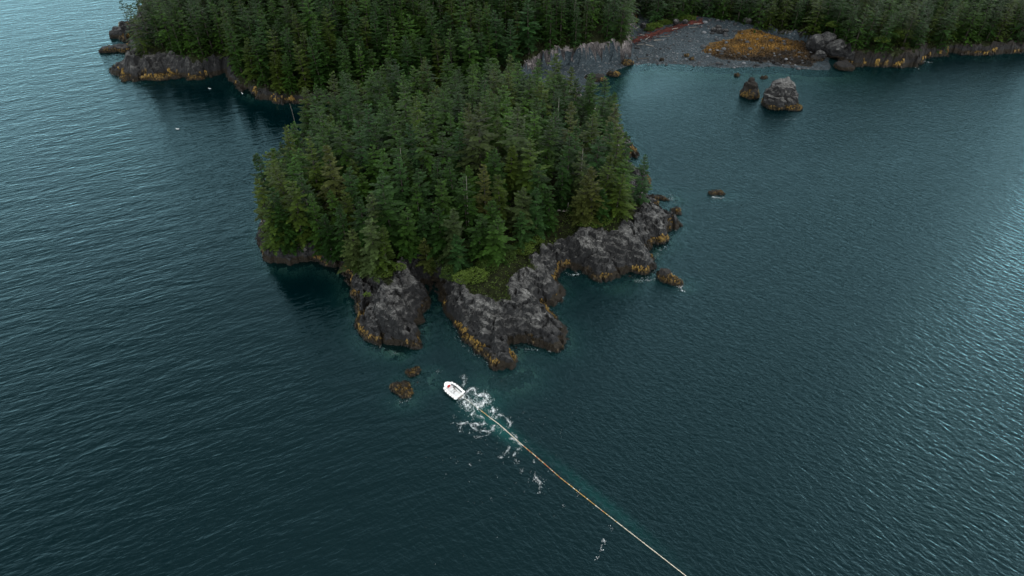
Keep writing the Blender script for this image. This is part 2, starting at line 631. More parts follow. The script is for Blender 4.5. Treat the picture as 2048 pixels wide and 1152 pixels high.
M = dict(
    rock=rock_mat('coast_rock'),
    cliff=rock_mat('pale_cliff_rock', base=(0.014, 0.012, 0.013), pale=(0.26, 0.23, 0.222), pale_amt=0.47, weed=False, streak=True),
    stack=rock_mat('lichen_rock', base=(0.018, 0.017, 0.017), pale=(0.22, 0.215, 0.2), pale_amt=0.56),
    weed_or_shade_rock=rock_mat('weedy_or_shade_rock', base=(0.012, 0.009, 0.006), pale=(0.05, 0.036, 0.02), pale_amt=0.6),  # for weedy rocks, and for shore whose shade is put into the colour
    bed=rock_mat('sea_bottom_rock', base=(0.08, 0.07, 0.055), pale=(0.3, 0.28, 0.22), pale_amt=0.42, weed=False, moss=False, tide=False),
    ground=ground_mat('forest_floor'),
    beach=beach_mat('grey_shingle'),
    water=water_mat('sea_water'),
    needle=foliage_mat('spruce_needles', False),
    needle_far=foliage_mat('spruce_needles_far', True),
    leaf=foliage_mat('shrub_leaves', True, 0.2, 0.3),
    weed=foliage_mat('rockweed_fronds', True, 0.35, 0.1),
    bark=plain_mat('spruce_bark', (0.035, 0.029, 0.024), 0.9, 0.35, 4),
    dead=plain_mat('weathered_dead_wood', (0.13, 0.12, 0.105), 0.85, 0.3, 5),
    red_wood=tone_mat('red_brown_wrack', (0.06, 0.014, 0.009)),
    drift=tone_mat('driftwood_grey', (0.2, 0.185, 0.165)),
    stone=tone_mat('shore_stone', (0.06, 0.063, 0.066)),
    foam=plain_mat('sea_foam', (0.86, 0.88, 0.88), 0.7, 0.04, 3),
    white=plain_mat('white_hull_paint', (0.88, 0.88, 0.87), 0.35, 0.04, 2, 0.5),
    deck=plain_mat('pale_deck_paint', (0.86, 0.86, 0.85), 0.6, 0.12, 3),
    inner=plain_mat('grey_inner_hull', (0.2, 0.215, 0.215), 0.55, 0.18, 3),
    fender=plain_mat('white_foam_fender', (0.86, 0.83, 0.8), 0.7, 0.08, 5),
    metal=plain_mat('grey_metal', (0.14, 0.135, 0.12), 0.45, 0.2, 4, 0.5),
    dark=plain_mat('black_rubber', (0.012, 0.012, 0.013), 0.6, 0.2, 4),
    red=plain_mat('red_cloth', (0.35, 0.012, 0.012), 0.7, 0.2, 6),
    yellow=tone_mat('yellow_float', (0.42, 0.25, 0.06), 0.5),
    cream=tone_mat('cream_float', (0.6, 0.54, 0.43), 0.5),
    orange=tone_mat('orange_float', (0.4, 0.1, 0.03), 0.5),
    rope=plain_mat('tow_rope', (0.5, 0.45, 0.36), 0.85, 0.2, 6),
    gull=plain_mat('white_plumage', (0.8, 0.8, 0.78), 0.8, 0.05, 6),
    gullgrey=plain_mat('grey_plumage', (0.3, 0.32, 0.34), 0.8, 0.1, 6),
)

# ------------------------------------------------------------------ shape of the land (waterlines seen in the photograph)
pix = lambda pts: [G(*p)[:2] for p in pts]
ISLAND = pix([(524, 478), (530, 510), (556, 528), (598, 532), (634, 527), (660, 540), (688, 556), (700, 590), (712, 604),
              (716, 640), (730, 674), (758, 690), (796, 704), (832, 692), (842, 660), (836, 630), (852, 612), (852, 596),
              (852, 570), (866, 560), (884, 574), (898, 600), (902, 640), (914, 668), (948, 702), (984, 730), (1020, 724), (1030, 708), (1022, 697),
              (1058, 690), (1096, 698), (1124, 688), (1126, 660), (1100, 634), (1086, 610), (1112, 602), (1122, 580),
              (1112, 556), (1124, 540), (1164, 540), (1186, 558), (1208, 562), (1228, 548), (1256, 552), (1300, 552), (1310, 534),
              (1304, 508), (1332, 484), (1338, 464), (1356, 450), (1344, 430), (1322, 420), (1298, 398), (1284, 382), (1290, 352),
              (1272, 348), (1260, 318), (1274, 316), (1262, 290), (1230, 250), (1190, 215), (1160, 196), (1120, 186), (1000, 205), (880, 225), (760, 225),
              (700, 240), (640, 270), (600, 296), (566, 326), (540, 380), (528, 430)])
NECK = pix([(1030, 225), (1120, 190), (1160, 188), (1190, 172), (1215, 150), (1262, 126), (1240, 100), (1060, 110), (1020, 160), (1000, 225)])
LEFT = pix([(290, -80), (284, 10), (270, 34), (236, 58), (224, 68), (246, 80), (262, 92), (240, 100), (214, 96), (200, 102), (214, 112), (262, 108), (248, 124), (218, 144),
            (240, 156), (270, 162), (330, 152), (400, 158), (452, 146), (476, 176), (520, 196), (600, 208), (700, 208), (800, 204),
            (900, 196), (1000, 182), (1064, 156), (1110, 142), (1160, 136), (1210, 128), (1262, 118), (1266, 74), (1290, 20), (1310, -40), (1330, -190), (500, -190), (300, -150)])
BEACH = pix([(1240, 134), (1300, 126), (1370, 130), (1450, 136), (1550, 134), (1620, 140), (1660, 140), (1660, 50), (1560, 0), (1250, 0), (1230, 60)])
RIGHT = pix([(1284, 40), (1310, 60), (1350, 54), (1400, 52), (1450, 62), (1500, 68), (1560, 80), (1605, 88), (1640, 100), (1680, 124), (1708, 134),
             (1760, 132), (1800, 136), (1834, 134), (1846, 116), (1900, 108), (1960, 110), (2050, 104), (2200, 100), (2500, 90), (2500, -190), (1320, -190), (1300, -60)])

# cliff foot width and cliff height around the coast: (pixel, w, h)
IS_AN = [(560, 520, 3.0, 4.5), (690, 570, 4.0, 4.0), (780, 620, 9.0, 7.2), (905, 610, 4.5, 6.0), (985, 690, 12.5, 7.0), (1100, 640, 13.0, 7.0),
         (1130, 545, 6.0, 5.0), (1240, 520, 11.0, 7.5), (1330, 450, 10.0, 7.5), (1275, 370, 6.0, 4.5), (1262, 300, 5.0, 5.0), (1150, 195, 6.0, 4.0),
         (880, 225, 5.0, 5.0), (600, 296, 4.0, 5.0), (528, 430, 2.6, 4.5)]
LE_AN = [(230, 90, 14.0, 4.0), (250, 150, 14.0, 5.5), (330, 150, 8.0, 7.0), (420, 150, 3.6, 6.5), (470, 170, 1.6, 2.5), (520, 196, 1.6, 2.5), (570, 203, 1.6, 2.5), (640, 200, 1.6, 2.5), (800, 190, 1.6, 2.5), (1000, 165, 1.6, 3.0), (1100, 142, 2.6, 9.0),
         (1200, 128, 2.4, 8.5), (1262, 100, 3.0, 8.0), (1290, 20, 5.0, 4.0)]
RI_AN = [(1300, 40, 2.0, 1.5), (1400, 36, 2.0, 1.5), (1500, 52, 2.0, 2.5), (1605, 90, 3.0, 4.0), (1690, 138, 4.5, 6.0), (1760, 132, 2.2, 5.5), (1834, 130, 3.0, 6.0), (1900, 108, 1.6, 3.5), (2000, 106, 1.6, 3.5)]


def anchors(x, y, an):
    num_w, num_h, den = 0.0, 0.0, 0.0
    for px, py, w, h in an:
        ax, ay, _ = G(px, py)
        k = 1.0 / ((x - ax) ** 2 + (y - ay) ** 2 + 9.0) ** 1.5
        num_w, num_h, den = num_w + k * w, num_h + k * h, den + k
    return num_w / den, num_h / den


DIRX, DIRY = 0.50, -0.866          # the joints of the rock run this way


MOUNDS = [(1012, 768, 5.5, 3.2, -0.35), (1050, 752, 3.0, 2.2, -0.4), (842, 768, 4.2, 2.6, -0.4), (856, 750, 2.2, 1.4, -0.6), (788, 716, 2.4, 1.6, -0.8), (812, 806, 2.6, 2.0, -0.5),
          (1366, 575, 3, 2, -0.8), (1345, 400, 4, 3, -0.7), (770, 700, 4, 2.5, -1.0), (1240, 580, 4, 2.4, -1.1), (1110, 600, 3, 2, -0.9), (1440, 396, 4, 2, -1.2)]


def land(x, y, detail=True):
    """height, vegetated fraction, region id (0 sea, 1 island, 2 left mainland, 3 right mainland, 4 beach), rockiness"""
    wob = 1.5 * fbm(x / 7.0, y / 7.0, 3, 4) + 0.7 * fbm(x / 1.9, y / 1.9, 9, 3)
    al = x * DIRX + y * DIRY
    ac = x * DIRY * -1 + y * DIRX
    _, _, rid = cells(ac / 3.2 + 40 + 0.25 * wob, al / 9.0 + 31, 5)
    wob = wob + 1.2 * (rid - 0.5)
    out_h = np.full(np.shape(x), -99.0)
    reg = np.zeros(np.shape(x), int)
    vegf = np.zeros(np.shape(x))
    for k, (poly, an, slope, top) in enumerate(((ISLAND, IS_AN, 0.21, 11.0), (LEFT, LE_AN, 0.30, 18.0), (RIGHT, RI_AN, 0.10, 5.0)), 1):
        d = sdf(x, y, poly) + wob
        w, hc = anchors(x, y, an)
        t = np.clip(d / w, 0, 1)
        h = hc * (1 - (1 - t) ** 1.7)
        h = h + np.minimum(np.maximum(d - w, 0) * slope, top)
        h = np.where(d < 0, np.maximum(d * 0.75, -9), h)
        v = sstep(-0.6, 1.6, d - w * (0.88 if k == 1 else 0.8) + 1.4 * fbm(x / 3.0, y / 3.0, 21, 3))
        m = h > out_h
        out_h = np.where(m, h, out_h)
        vegf = np.where(m, v, vegf)
        reg = np.where(m, k, reg)
    db = sdf(x, y, BEACH) + 0.8 * fbm(x / 6.0, y / 6.0, 41, 3)
    hb = np.where(db < 0, db * 0.16, np.minimum(db * 0.105, 4.6)) + 0.12 * fbm(x / 3, y / 3, 42, 4)
    dn = sdf(x, y, NECK) + 0.8 * fbm(x / 6.0, y / 6.0, 43, 3)
    hn = np.where(dn < 0, dn * 0.16, np.minimum(dn * 0.12, 1.8)) + 0.15 * fbm(x / 2.5, y / 2.5, 44, 4)
    hb = np.maximum(hb, hn)
    m = hb > out_h
    out_h = np.where(m, hb, out_h)
    reg = np.where(m, 4, reg)
    vegf = np.where(m, 0, vegf)
    dr = sdf(x, y, RIGHT) + wob * 0.5
    back = (dr > 0.4) & (reg == 4)
    reg = np.where(back, 3, reg)
    vegf = np.where(back, 1.0, vegf)
    out_h = np.where(back, out_h + 0.3, out_h)
    rocky = np.where(reg == 4, 0.0, 1 - vegf)
    if detail:
        g1, g2, ida = cells(ac / 4.6 + 5 + 0.12 * wob, al / 9.0 + 7, 61)
        f1, f2, idb = cells(ac / 1.9 + 0.3 * wob, al / 2.9 - 3, 67)
        amp = rocky * sstep(-2.5, 1.0, out_h)
        tilt = (idb - 0.5) * 0.5 * (ac - np.floor(ac / 1.5) * 1.5)
        rel = 2.3 * (ida - 0.5) + 0.16 * (ida - 0.5) * (np.mod(ac, 4.6) - 2.3) * 2 + 0.6 * (idb - 0.5) - 0.95 * (1 - sstep(0, 0.14, g2 - g1)) - 0.35 * (1 - sstep(0, 0.12, f2 - f1))
        rel = rel + 0.6 + 0.5 * fbm(x / 5.0, y / 5.0, 81, 4, 0.45)
        gul = fbm(ac / 6.5, al / 17.0, 91, 3)
        slab = np.zeros(np.shape(x))
        for px, py, rad in ((1040, 600, 13.0), (960, 640, 10.0), (1085, 560, 9.0), (785, 615, 8.0), (1240, 490, 10.0)):
            sx_, sy_, _ = G(px, py, 3.5)
            slab = np.maximum(slab, 1 - sstep(rad * 0.55, rad, np.hypot(x - sx_, y - sy_)))
        rel = rel * (1 - 0.42 * slab) + 0.9 * slab
        rel = rel - (1.9 * sstep(0.14, 0.36, gul) - 0.9 * sstep(0.05, 0.4, -gul)) * (1 - 0.85 * slab)
        out_h = out_h + amp * rel * np.where(reg == 1, 1.0, 1.15)
        lift = out_h + 0.22 * ac + 0.5 * wob
        stp = 1.5
        fr_ = lift / stp - np.floor(lift / stp)
        out_h = out_h + amp * 0.75 * stp * (sstep(0.3, 0.7, fr_) - fr_)
        out_h = out_h + np.where(reg == 4, 0, 0.2 * fbm(x / 1.5, y / 1.5, 95, 3)) * np.where(out_h > -9, 1, 0)
    for px, py, rx, ry, zt in MOUNDS:
        mx, my, _ = G(px, py, -1.0)
        q = ((x - mx) / rx) ** 2 + ((y - my) / ry) ** 2
        mh = zt - 0.9 * q + 0.7 * fbm(x / 1.2, y / 1.2, 99, 3)
        out_h = np.maximum(out_h, np.where(q < 9, mh, -99))
    return out_h, vegf, reg, rocky


def height(x, y):
    return float(land(np.array([x]), np.array([y]), False)[0][0])


def grid(x0, x1, y0, y1, st):
    xs, ys = np.arange(x0, x1 + st / 2, st), np.arange(y0, y1 + st / 2, st)
    X, Y = np.meshgrid(xs, ys)
    nx, ny = len(xs), len(ys)
    i = np.arange(nx * ny).reshape(ny, nx)
    F = np.stack([i[:-1, :-1], i[:-1, 1:], i[1:, 1:], i[1:, :-1]], -1).reshape(-1, 4)
    return X.ravel(), Y.ravel(), F


def piece(name, V, F, sel, attrs, mat, parent=None, smooth=False):
    f = F[sel]
    if len(f) == 0:
        return None
    u, inv = np.unique(f, return_inverse=True)
    me = new_mesh(name, V[u], inv.reshape(f.shape), smooth)
    for k, a in attrs.items():
        set_float(me, k, a[u])
    return link(name, me, mat, parent)


YSPLIT = 214.0
gx, gy, gF = grid(-78, 78, 92, YSPLIT, 0.40)
gh, gv, gr, grock = land(gx, gy)
# blocky rock: shift the points a little sideways so that the slabs do not follow the grid
ok = grock * (gh > -1)
gx2 = gx + ok * 0.22 * fbm(gx / 0.8, gy / 0.8, 301, 2)
gy2 = gy + ok * 0.22 * fbm(gx / 0.8, gy / 0.8, 303, 2)
gV = np.stack([gx2, gy2, gh], 1)
fc = gF.mean(1)
fh, fv, fr = gh[gF].max(1), gv[gF].mean(1), gr[gF].max(1)
below = fh < -0.7
island = None
floor_sel = (~below) & (fv > 0.55) & (fr != 4)
island = piece('island', gV, gF, floor_sel, {'veg': gv}, M['ground'], smooth=True)
tag(island, kind='structure')
seabed_sel = below & (fh > -8.5)
sb = piece('seabed', gV, gF, seabed_sel, {'veg': gv * 0}, M['bed'], smooth=True)
tag(sb, kind='structure')
shingle = (~below) & (fr == 4) & ~floor_sel
SEEDS = [((575, 505), 'lichen spotted rock bluff under the leftmost spruces of the island'),
         ((690, 570), 'dark rock ledge with a hanging fringe of rockweed in the shaded inlet'),
         ((785, 620), 'narrow grey rock headland left of the black cleft'),
         ((995, 640), 'broad sloping grey rock headland nearest the skiff'),
         ((1235, 500), 'rugged grey rock headland on the right of the island'),
         ((1275, 350), 'dark rocks on the right shore of the island below the tall spruces'),
         ((880, 225), 'rocky back shore of the island'), ((560, 340), 'steep left shore of the island')]
cx, cy = gx[gF].mean(1), gy[gF].mean(1)
sd = np.stack([np.hypot(cx - G(p[0][0], p[0][1], 3)[0], cy - G(p[0][0], p[0][1], 3)[1]) for p in SEEDS], 1)
own = sd.argmin(1)
rock_sel = (~below) & ~floor_sel & ~shingle
for k, (_, lab) in enumerate(SEEDS):
    o = piece('rock_headland', gV, gF, rock_sel & (own == k), {'veg': gv}, M['rock'], island)
    if o:
        o['label'] = lab

mx_, my_, mF = grid(-232, 262, YSPLIT, 420, 0.9)
mh, mv, mr, mrock = land(mx_, my_)
okm = mrock * (mh > -1)
mV = np.stack([mx_ + okm * 0.5 * fbm(mx_ / 1.6, my_ / 1.6, 311, 2), my_ + okm * 0.5 * fbm(mx_ / 1.6, my_ / 1.6, 313, 2), mh], 1)
mfh, mfv, mfr = mh[mF].max(1), mv[mF].mean(1), mr[mF].max(1)
mbelow = mfh < -0.7
mfloor = (~mbelow) & (mfv > 0.55) & (mfr != 4)
mainland = piece('mainland', mV, mF, mfloor, {'veg': mv}, M['ground'], smooth=True)
tag(mainland, kind='structure')
o = piece('seabed', mV, mF, mbelow & (mfh > -8.5), {'veg': mv * 0}, M['bed'], smooth=True)
tag(o, kind='structure')
# the orange weed field at the right end of the beach, and thin weed along the tide line
KELP = pix([(1406, 108), (1418, 96), (1466, 90), (1476, 78), (1500, 73), (1560, 86), (1612, 92), (1640, 116), (1620, 134), (1540, 126), (1440, 121)])
def weedf(x, y, h):
    w = sstep(-2.5, 1.5, sdf(x, y, KELP)) * 1.0
    tide = 0.42 * (1 - sstep(0.3, 1.1, h))
    return np.maximum(w, tide)
bsel_m = (~mbelow) & (mfr == 4) & ~mfloor
beach = piece('beach', mV, mF, bsel_m, {'weed': weedf(mx_, my_, mh)}, M['beach'], smooth=True)
tag(beach, kind='structure')
o = piece('beach_spit', gV, gF, shingle, {'weed': weedf(gx, gy, gh)}, M['beach'], beach, smooth=True)
mcx, mcy = mx_[mF].mean(1), my_[mF].mean(1)
MSEEDS = [((240, 100), 'dark weed hung rock points at the far left of the mainland', 'rock'), ((270, 140), 'low rock point with a golden weed edge in front of the left forest', 'rock'),
          ((400, 140), 'dark rock wall above a golden weed band left of the cove', 'rock'), ((560, 190), 'shaded rocky foot of the forest behind the cove', 'weed_or_shade_rock'),  # cove foot: darker rock colour with the shade painted in
          ((850, 170), 'rocky shore hidden behind the island', 'rock'), ((1090, 125), 'pale streaked cliff left of the shingle beach', 'cliff'),
          ((1220, 110), 'grey streaked cliff beside the shingle beach', 'cliff'), ((1640, 110), 'blocky rocks at the right end of the beach', 'rock'),
          ((1760, 110), 'dark cliff under the overhanging trees on the right', 'weed_or_shade_rock'), ((1960, 95), 'shaded cliff at the far right of the shore', 'weed_or_shade_rock'),  # both cliffs take the darker rock, shade under the trees painted into it
          ((1420, 30), 'low bank behind the beach', 'rock')]
msd = np.stack([np.hypot(mcx - G(p[0][0], p[0][1], 2)[0], mcy - G(p[0][0], p[0][1], 2)[1]) for p in MSEEDS], 1)
mown = msd.argmin(1)
mrs = (~mbelow) & ~mfloor & ~bsel_m
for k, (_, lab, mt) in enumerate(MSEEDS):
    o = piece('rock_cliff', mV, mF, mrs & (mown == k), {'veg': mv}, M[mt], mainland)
    if o:
        o['label'] = lab

# ------------------------------------------------------------------ water: one sheet to the horizon
dx = 1.25
xs = np.concatenate([[-5000, -2500, -1200, -700, -450, -330], np.arange(-262, 300, dx), [350, 450, 700, 1200, 2500, 5000]])
ys = np.concatenate([[-3000, -1200, -500, -200, -60, 0, 40], np.arange(56, 330, dx), [340, 370, 420, 520, 700, 1200, 2500, 6000]])
WX, WY = np.meshgrid(xs, ys)
WX, WY = WX.ravel(), WY.ravel()
ii = np.arange(len(WX)).reshape(len(ys), len(xs))
WF = np.stack([ii[:-1, :-1], ii[:-1, 1:], ii[1:, 1:], ii[1:, :-1]], -1).reshape(-1, 4)
wh, _, wr, _ = land(WX, WY, False)
inside = (np.abs(WX) < 300) & (WY > 50) & (WY < 340)
depth = np.where(inside, np.maximum(-wh, 0), 50)
clear = np.exp(-depth / 2.0)
water_me = new_mesh('water', np.stack([WX, WY, WX * 0], 1), WF, True)
set_float(water_me, 'clear', clear)
lineA, lineB = np.array(G(950, 806)[:2]), np.array(G(1372, 1152)[:2])
tt = ((WX - lineA[0]) * (lineB - lineA)[0] + (WY - lineA[1]) * (lineB - lineA)[1]) / np.sum((lineB - lineA) ** 2)
off = ((WX - lineA[0]) * -(lineB - lineA)[1] + (WY - lineA[1]) * (lineB - lineA)[0]) / np.linalg.norm(lineB - lineA)
aer = 0.75 * np.exp(-(((tt - 0.16) / 0.11) ** 2)) * np.exp(-((off + 0.9) / 1.4) ** 2)
aer = aer + 0.35 * np.exp(-(((tt - 0.62) / 0.25) ** 2)) * np.exp(-((off - 0.9) / 1.0) ** 2)
wk = np.array(G(962, 806)[:2])
aer = aer + 0.5 * np.exp(-(np.hypot(WX - wk[0], WY - wk[1]) / 4.5) ** 2)
set_float(water_me, 'aerated', np.clip(aer, 0, 1))
cv = [G(590, 215), G(480, 190), G(620, 560), G(1180, 170), G(1300, 140)]
calm = sum(np.exp(-(np.hypot(WX - c[0], WY - c[1]) / 26.0) ** 2) for c in cv)
set_float(water_me, 'calm', np.clip(calm, 0, 1))
tag(link('water', water_me, M['water']), kind='structure')
deep = new_mesh('deep_seabed', [(-5000, -3000, -9.2), (5000, -3000, -9.2), (5000, 6000, -9.2), (-5000, 6000, -9.2)], [(0, 1, 2, 3)])
tag(link('deep_seabed', deep, M['dark']), kind='structure')


# ------------------------------------------------------------------ rockweed: hanging fronds along the tide zone
def fronds(name, pts, nrm, parent=None, size=0.5, kind='stuff', dark=1.0):
    """little drooping straps rooted at pts"""
    n = len(pts)
    if n == 0:
        return None
    k = 3
    base = np.repeat(pts, k, 0)
    nr = np.repeat(nrm, k, 0)
    m = len(base)
    ang = rng.uniform(0, 6.283, m)
    down = nr * 0.6 + np.stack([np.cos(ang), np.sin(ang), np.zeros(m)], 1) * 0.45
    down[:, 2] = -0.35 - 0.4 * rng.random(m)
    down /= np.linalg.norm(down, axis=1)[:, None]
    side = np.cross(down, np.array([0, 0, 1.0]))
    side /= np.linalg.norm(side, axis=1)[:, None] + 1e-6
    L = size * rng.uniform(0.6, 1.5, m)[:, None]
    W = L * rng.uniform(0.18, 0.4, m)[:, None]
    up = np.array([0, 0, 1.0])
    base = base + rng.normal(0, 0.12, (m, 3)) * size * 1.4
    a = base - side * W * 0.4 + up * 0.06
    b = base + side * W * 0.4 + up * 0.06
    mid = base + nr * 0.22 * L + up * 0.22 * L
    c = mid + side * W
    d = mid - side * W
    e = base + down * L
    V = np.stack([a, b, c, d, e], 1).reshape(-1, 3)
    i = np.arange(m)[:, None] * 5
    F = np.concatenate([i + np.array([[0, 1, 2, 3]]), i + np.array([[3, 2, 4, 4]])], 0)
    F1 = (i + np.array([[0, 1, 2]])).tolist() + (i + np.array([[0, 2, 3]])).tolist() + (i + np.array([[3, 2, 4]])).tolist()
    me = new_mesh(name, V, np.array(F1))
    z = base[:, 2]
    t = np.clip((z - 0.35) / 1.2, 0, 1) ** 1.5
    j = rng.uniform(0.6, 1.35, m)
    lo, hi = np.array([0.007, 0.0048, 0.002]), np.array([0.2, 0.122, 0.022])
    pt = 0.5 + 0.9 * fbm(base[:, 0] / 3.5, base[:, 1] / 3.5, 421, 3)
    t = np.clip(t * np.clip(pt * 2.2 - 0.15, 0, 1.6), 0, 1) if parent is None or parent.name.startswith(('island', 'mainland')) else np.clip(z / 1.0, 0, 1) ** 1.5 * np.clip(pt * 3.0 - 1.1, 0, 1.1)
    col = (lo + (hi - lo) * t[:, None]) * j[:, None] * dark
    set_col(me, 'tint', np.repeat(col, 5, 0))
    o = link(name, me, M['weed'], parent)
    if kind:
        o['kind'] = kind
    return o


def tide_points(V, F, sel, per_m2, zlo=0.0, zhi=1.45):
    f = F[sel]
    q = V[f]
    c = q.mean(1)
    e1, e2 = q[:, 2] - q[:, 0], q[:, 3] - q[:, 1]
    nr = np.cross(e1, e2)
    area = np.linalg.norm(nr, axis=1) / 2
    nr = nr / (2 * area[:, None] + 1e-9)
    lim = zhi + 0.75 * fbm(c[:, 0] / 4.0, c[:, 1] / 4.0, 401, 3) * 2.0
    keep = (c[:, 2] > zlo) & (c[:, 2] < lim)
    patch = fbm(c[:, 0] / 6.0, c[:, 1] / 6.0, 405, 3)
    keep &= (patch > -0.05)
    cnt = rng.poisson(area * per_m2 * keep)
    idx = np.repeat(np.arange(len(f)), cnt)
    w = rng.random((len(idx), 2))
    p = q[idx, 0] * ((1 - w[:, :1]) * (1 - w[:, 1:])) + q[idx, 1] * (w[:, :1] * (1 - w[:, 1:])) + q[idx, 2] * (w[:, :1] * w[:, 1:]) + q[idx, 3] * ((1 - w[:, :1]) * w[:, 1:])
    return p, nr[idx]


pw, nw = tide_points(gV, gF, rock_sel, 7.0)
fronds('rockweed', pw, nw, island, 0.46)
pw, nw = tide_points(mV, mF, mrs, 1.8, 0.0, 1.6)
fronds('rockweed', pw, nw, mainland, 0.85)
# weed field on the beach
KX, KY = rng.uniform(80, 150, 20000), rng.uniform(255, 320, 20000)
kk = sdf(KX, KY, KELP) + 3.0 * fbm(KX / 3.0, KY / 3.0, 411, 3)
KX, KY = KX[kk > 0.2], KY[kk > 0.2]
kh = land(KX, KY)[0]
sel = kh > -0.2
KX, KY, kh = KX[sel], KY[sel], kh[sel]
kp = np.stack([KX, KY, np.maximum(kh, 0.02) + 0.05], 1)
kn = np.tile(np.array([[0, -0.3, 0.95]]), (len(kp), 1))
ow = fronds('rockweed', kp, kn, beach, 0.6)
ca = ow.data.attributes['tint']
colr = np.array([0.18, 0.09, 0.011]) * rng.uniform(0.25, 1.3, len(kp) * 3)[:, None] * np.repeat(np.clip((kp[:, 2] - 0.75) / 1.1, 0.05, 1) * np.clip(1.0 + 1.3 * fbm(kp[:, 0] / 7, kp[:, 1] / 5, 431, 3), 0.1, 1.4) * np.clip(1.25 - (kp[:, 0] - 100) / 40.0, 0.2, 1.0), 3)[:, None]
cc = np.ones((len(colr) * 5, 4), np.float32)
cc[:, :3] = np.repeat(colr, 5, 0)
ca.data.foreach_set('color', cc.ravel())


# ------------------------------------------------------------------ sea rocks and boulders
def ico(sub):
    import bmesh
    bm = bmesh.new()
    bmesh.ops.create_icosphere(bm, subdivisions=sub, radius=1.0)
    v = np.array([p.co[:] for p in bm.verts])
    f = np.array([[q.index for q in p.verts] for p in bm.faces])
    bm.free()
    return v, f


ICO = {s: ico(s) for s in (2, 3, 4, 5)}


def n3(p, s, seed):
    x, y, z = p[:, 0] * s, p[:, 1] * s, p[:, 2] * s
    return (fbm(x + 0.31 * z, y + 0.17 * z, seed, 4) + fbm(y - 0.2 * x, z + 0.3 * x, seed + 5, 4) + fbm(z + 7, x - 0.3 * y, seed + 9, 4)) / 1.7


def rock_lobe(center, size, seed, sub=4, rough=0.42, facet=0.3, rz=0.0):
    v, f = ICO[sub]
    p = v.copy()
    p = np.sign(p) * np.abs(p) ** 0.86
    r = 1 + rough * n3(v, 1.5, seed) + rough * 0.5 * n3(v, 4.0, seed + 31)
    # facets: push out by random planes
    rr = np.random.default_rng(seed)
    for _ in range(18):
        n = rr.normal(0, 1, 3)
        n /= np.linalg.norm(n)
        lim = rr.uniform(0.72, 1.0)
        dd = v @ n * r
        r = np.where(dd > lim, r * (lim / np.maximum(dd, 1e-3)) ** (0.75), r)
    p = p * r[:, None] * np.array(size)
    c, s = math.cos(rz), math.sin(rz)
    p = np.stack([p[:, 0] * c - p[:, 1] * s, p[:, 0] * s + p[:, 1] * c, p[:, 2]], 1)
    p = p + 0.09 * min(size) * n3(p, 2.2 / max(0.6, min(size) ** 0.5), seed + 90)[:, None] * v
    p = p + facet * np.minimum(size[0], size[2]) * 0.25 * n3(p, 1.2, seed + 71)[:, None] * np.sign(p)
    return p + np.array(center), f


def sea_rock(px, py, lobes, label, mat, group=None, weed_d=5.0, name='sea_rock', zb=0.0, weed=True, cat='rock', sub=4):
    """lobes: offsets and radii in metres about the waterline point under pixel (px, py)"""
    bx, by, _ = G(px, py, zb)
    Vs, Fs, b = [], [], 0
    for k, (lx, ly, lz, sx, sy, sz) in enumerate(lobes):
        p, f = rock_lobe((lx, ly, lz), (sx, sy, sz), int(px * 3 + py * 7 + k * 13), sub, rz=rnd.uniform(-0.5, 0.5))
        Vs.append(p)
        Fs.append(f + b)
        b += len(p)
    V, F = np.concatenate(Vs), np.concatenate(Fs)
    root = link(name, None, None, None, (bx, by, zb))
    tag(root, label, cat, group)
    me = new_mesh('stone', V, F)
    set_float(me, 'veg', np.zeros(len(V)))
    link('stone', me, M[mat], root)
    if weed:
        q = V[F]
        c = q.mean(1)
        nr = np.cross(q[:, 1] - q[:, 0], q[:, 2] - q[:, 0])
        ar = np.linalg.norm(nr, axis=1) / 2
        nr = nr / (2 * ar[:, None] + 1e-9)
        keep = (c[:, 2] > -0.05) & (c[:, 2] < weed * (1.0 + 0.5 * fbm((c[:, 0] + bx) / 2.0, (c[:, 1] + by) / 2.0, 419, 3)))
        cnt = rng.poisson(ar * weed_d * keep)
        idx = np.repeat(np.arange(len(F)), cnt)
        fronds('rockweed', c[idx], nr[idx], root, 0.42)
    return root


SR = 'weedy rocks standing in the sea'
sea_rock(1500, 192, [(0, 1.6, 1.8, 2.9, 2.4, 4.4), (0.6, -1.2, 0.6, 2.8, 2.0, 2.4), (-1.6, 0.6, 1.0, 2.4, 1.8, 3.0), (-0.2, 2.0, 4.6, 1.4, 1.2, 2.0)], 'smaller dark weedy sea stack beside the pale topped one in the bay', 'weed_or_shade_rock', SR, weed=2.2)
sea_rock(1558, 212, [(0.9, 3.2, 3.0, 5.4, 5.0, 6.2), (-2.4, 2.6, 2.0, 3.8, 3.6, 5.6), (-1.8, -0.6, 1.4, 4.6, 3.4, 3.6), (2.6, 1.6, 2.0, 4.0, 3.0, 4.6), (3.2, -0.2, 1.0, 3.2, 3.0, 3.2), (5.2, -2.6, 0.2, 3.2, 1.5, 1.3)],
         'big sea stack with a pale lichen top and a golden weed skirt', 'stack', SR, weed=1.5)
sea_rock(1430, 386, [(0, 0, 0.0, 2.5, 1.1, 0.9), (1.4, -0.2, 0.0, 1.6, 0.8, 0.6)], 'lone flat black rock awash out in the bay', 'weed_or_shade_rock', SR, weed=0.8)
sea_rock(1316, 396, [(-0.8, 0.3, 0.0, 2.2, 1.3, 0.8), (1.0, -0.3, 0.0, 1.9, 1.0, 0.7), (2.4, -0.9, 0, 0.8, 0.6, 0.4)], 'low black rock just off the right shore, nearest the tall spruces', 'weed_or_shade_rock', SR, weed=0.6)
sea_rock(1350, 424, [(0, 0.4, 0.1, 1.5, 1.0, 1.1), (0.6, -0.8, 0, 1.2, 0.9, 0.8)], 'small dark rock touching the tip of the right headland', 'weed_or_shade_rock', SR, weed=1.0)
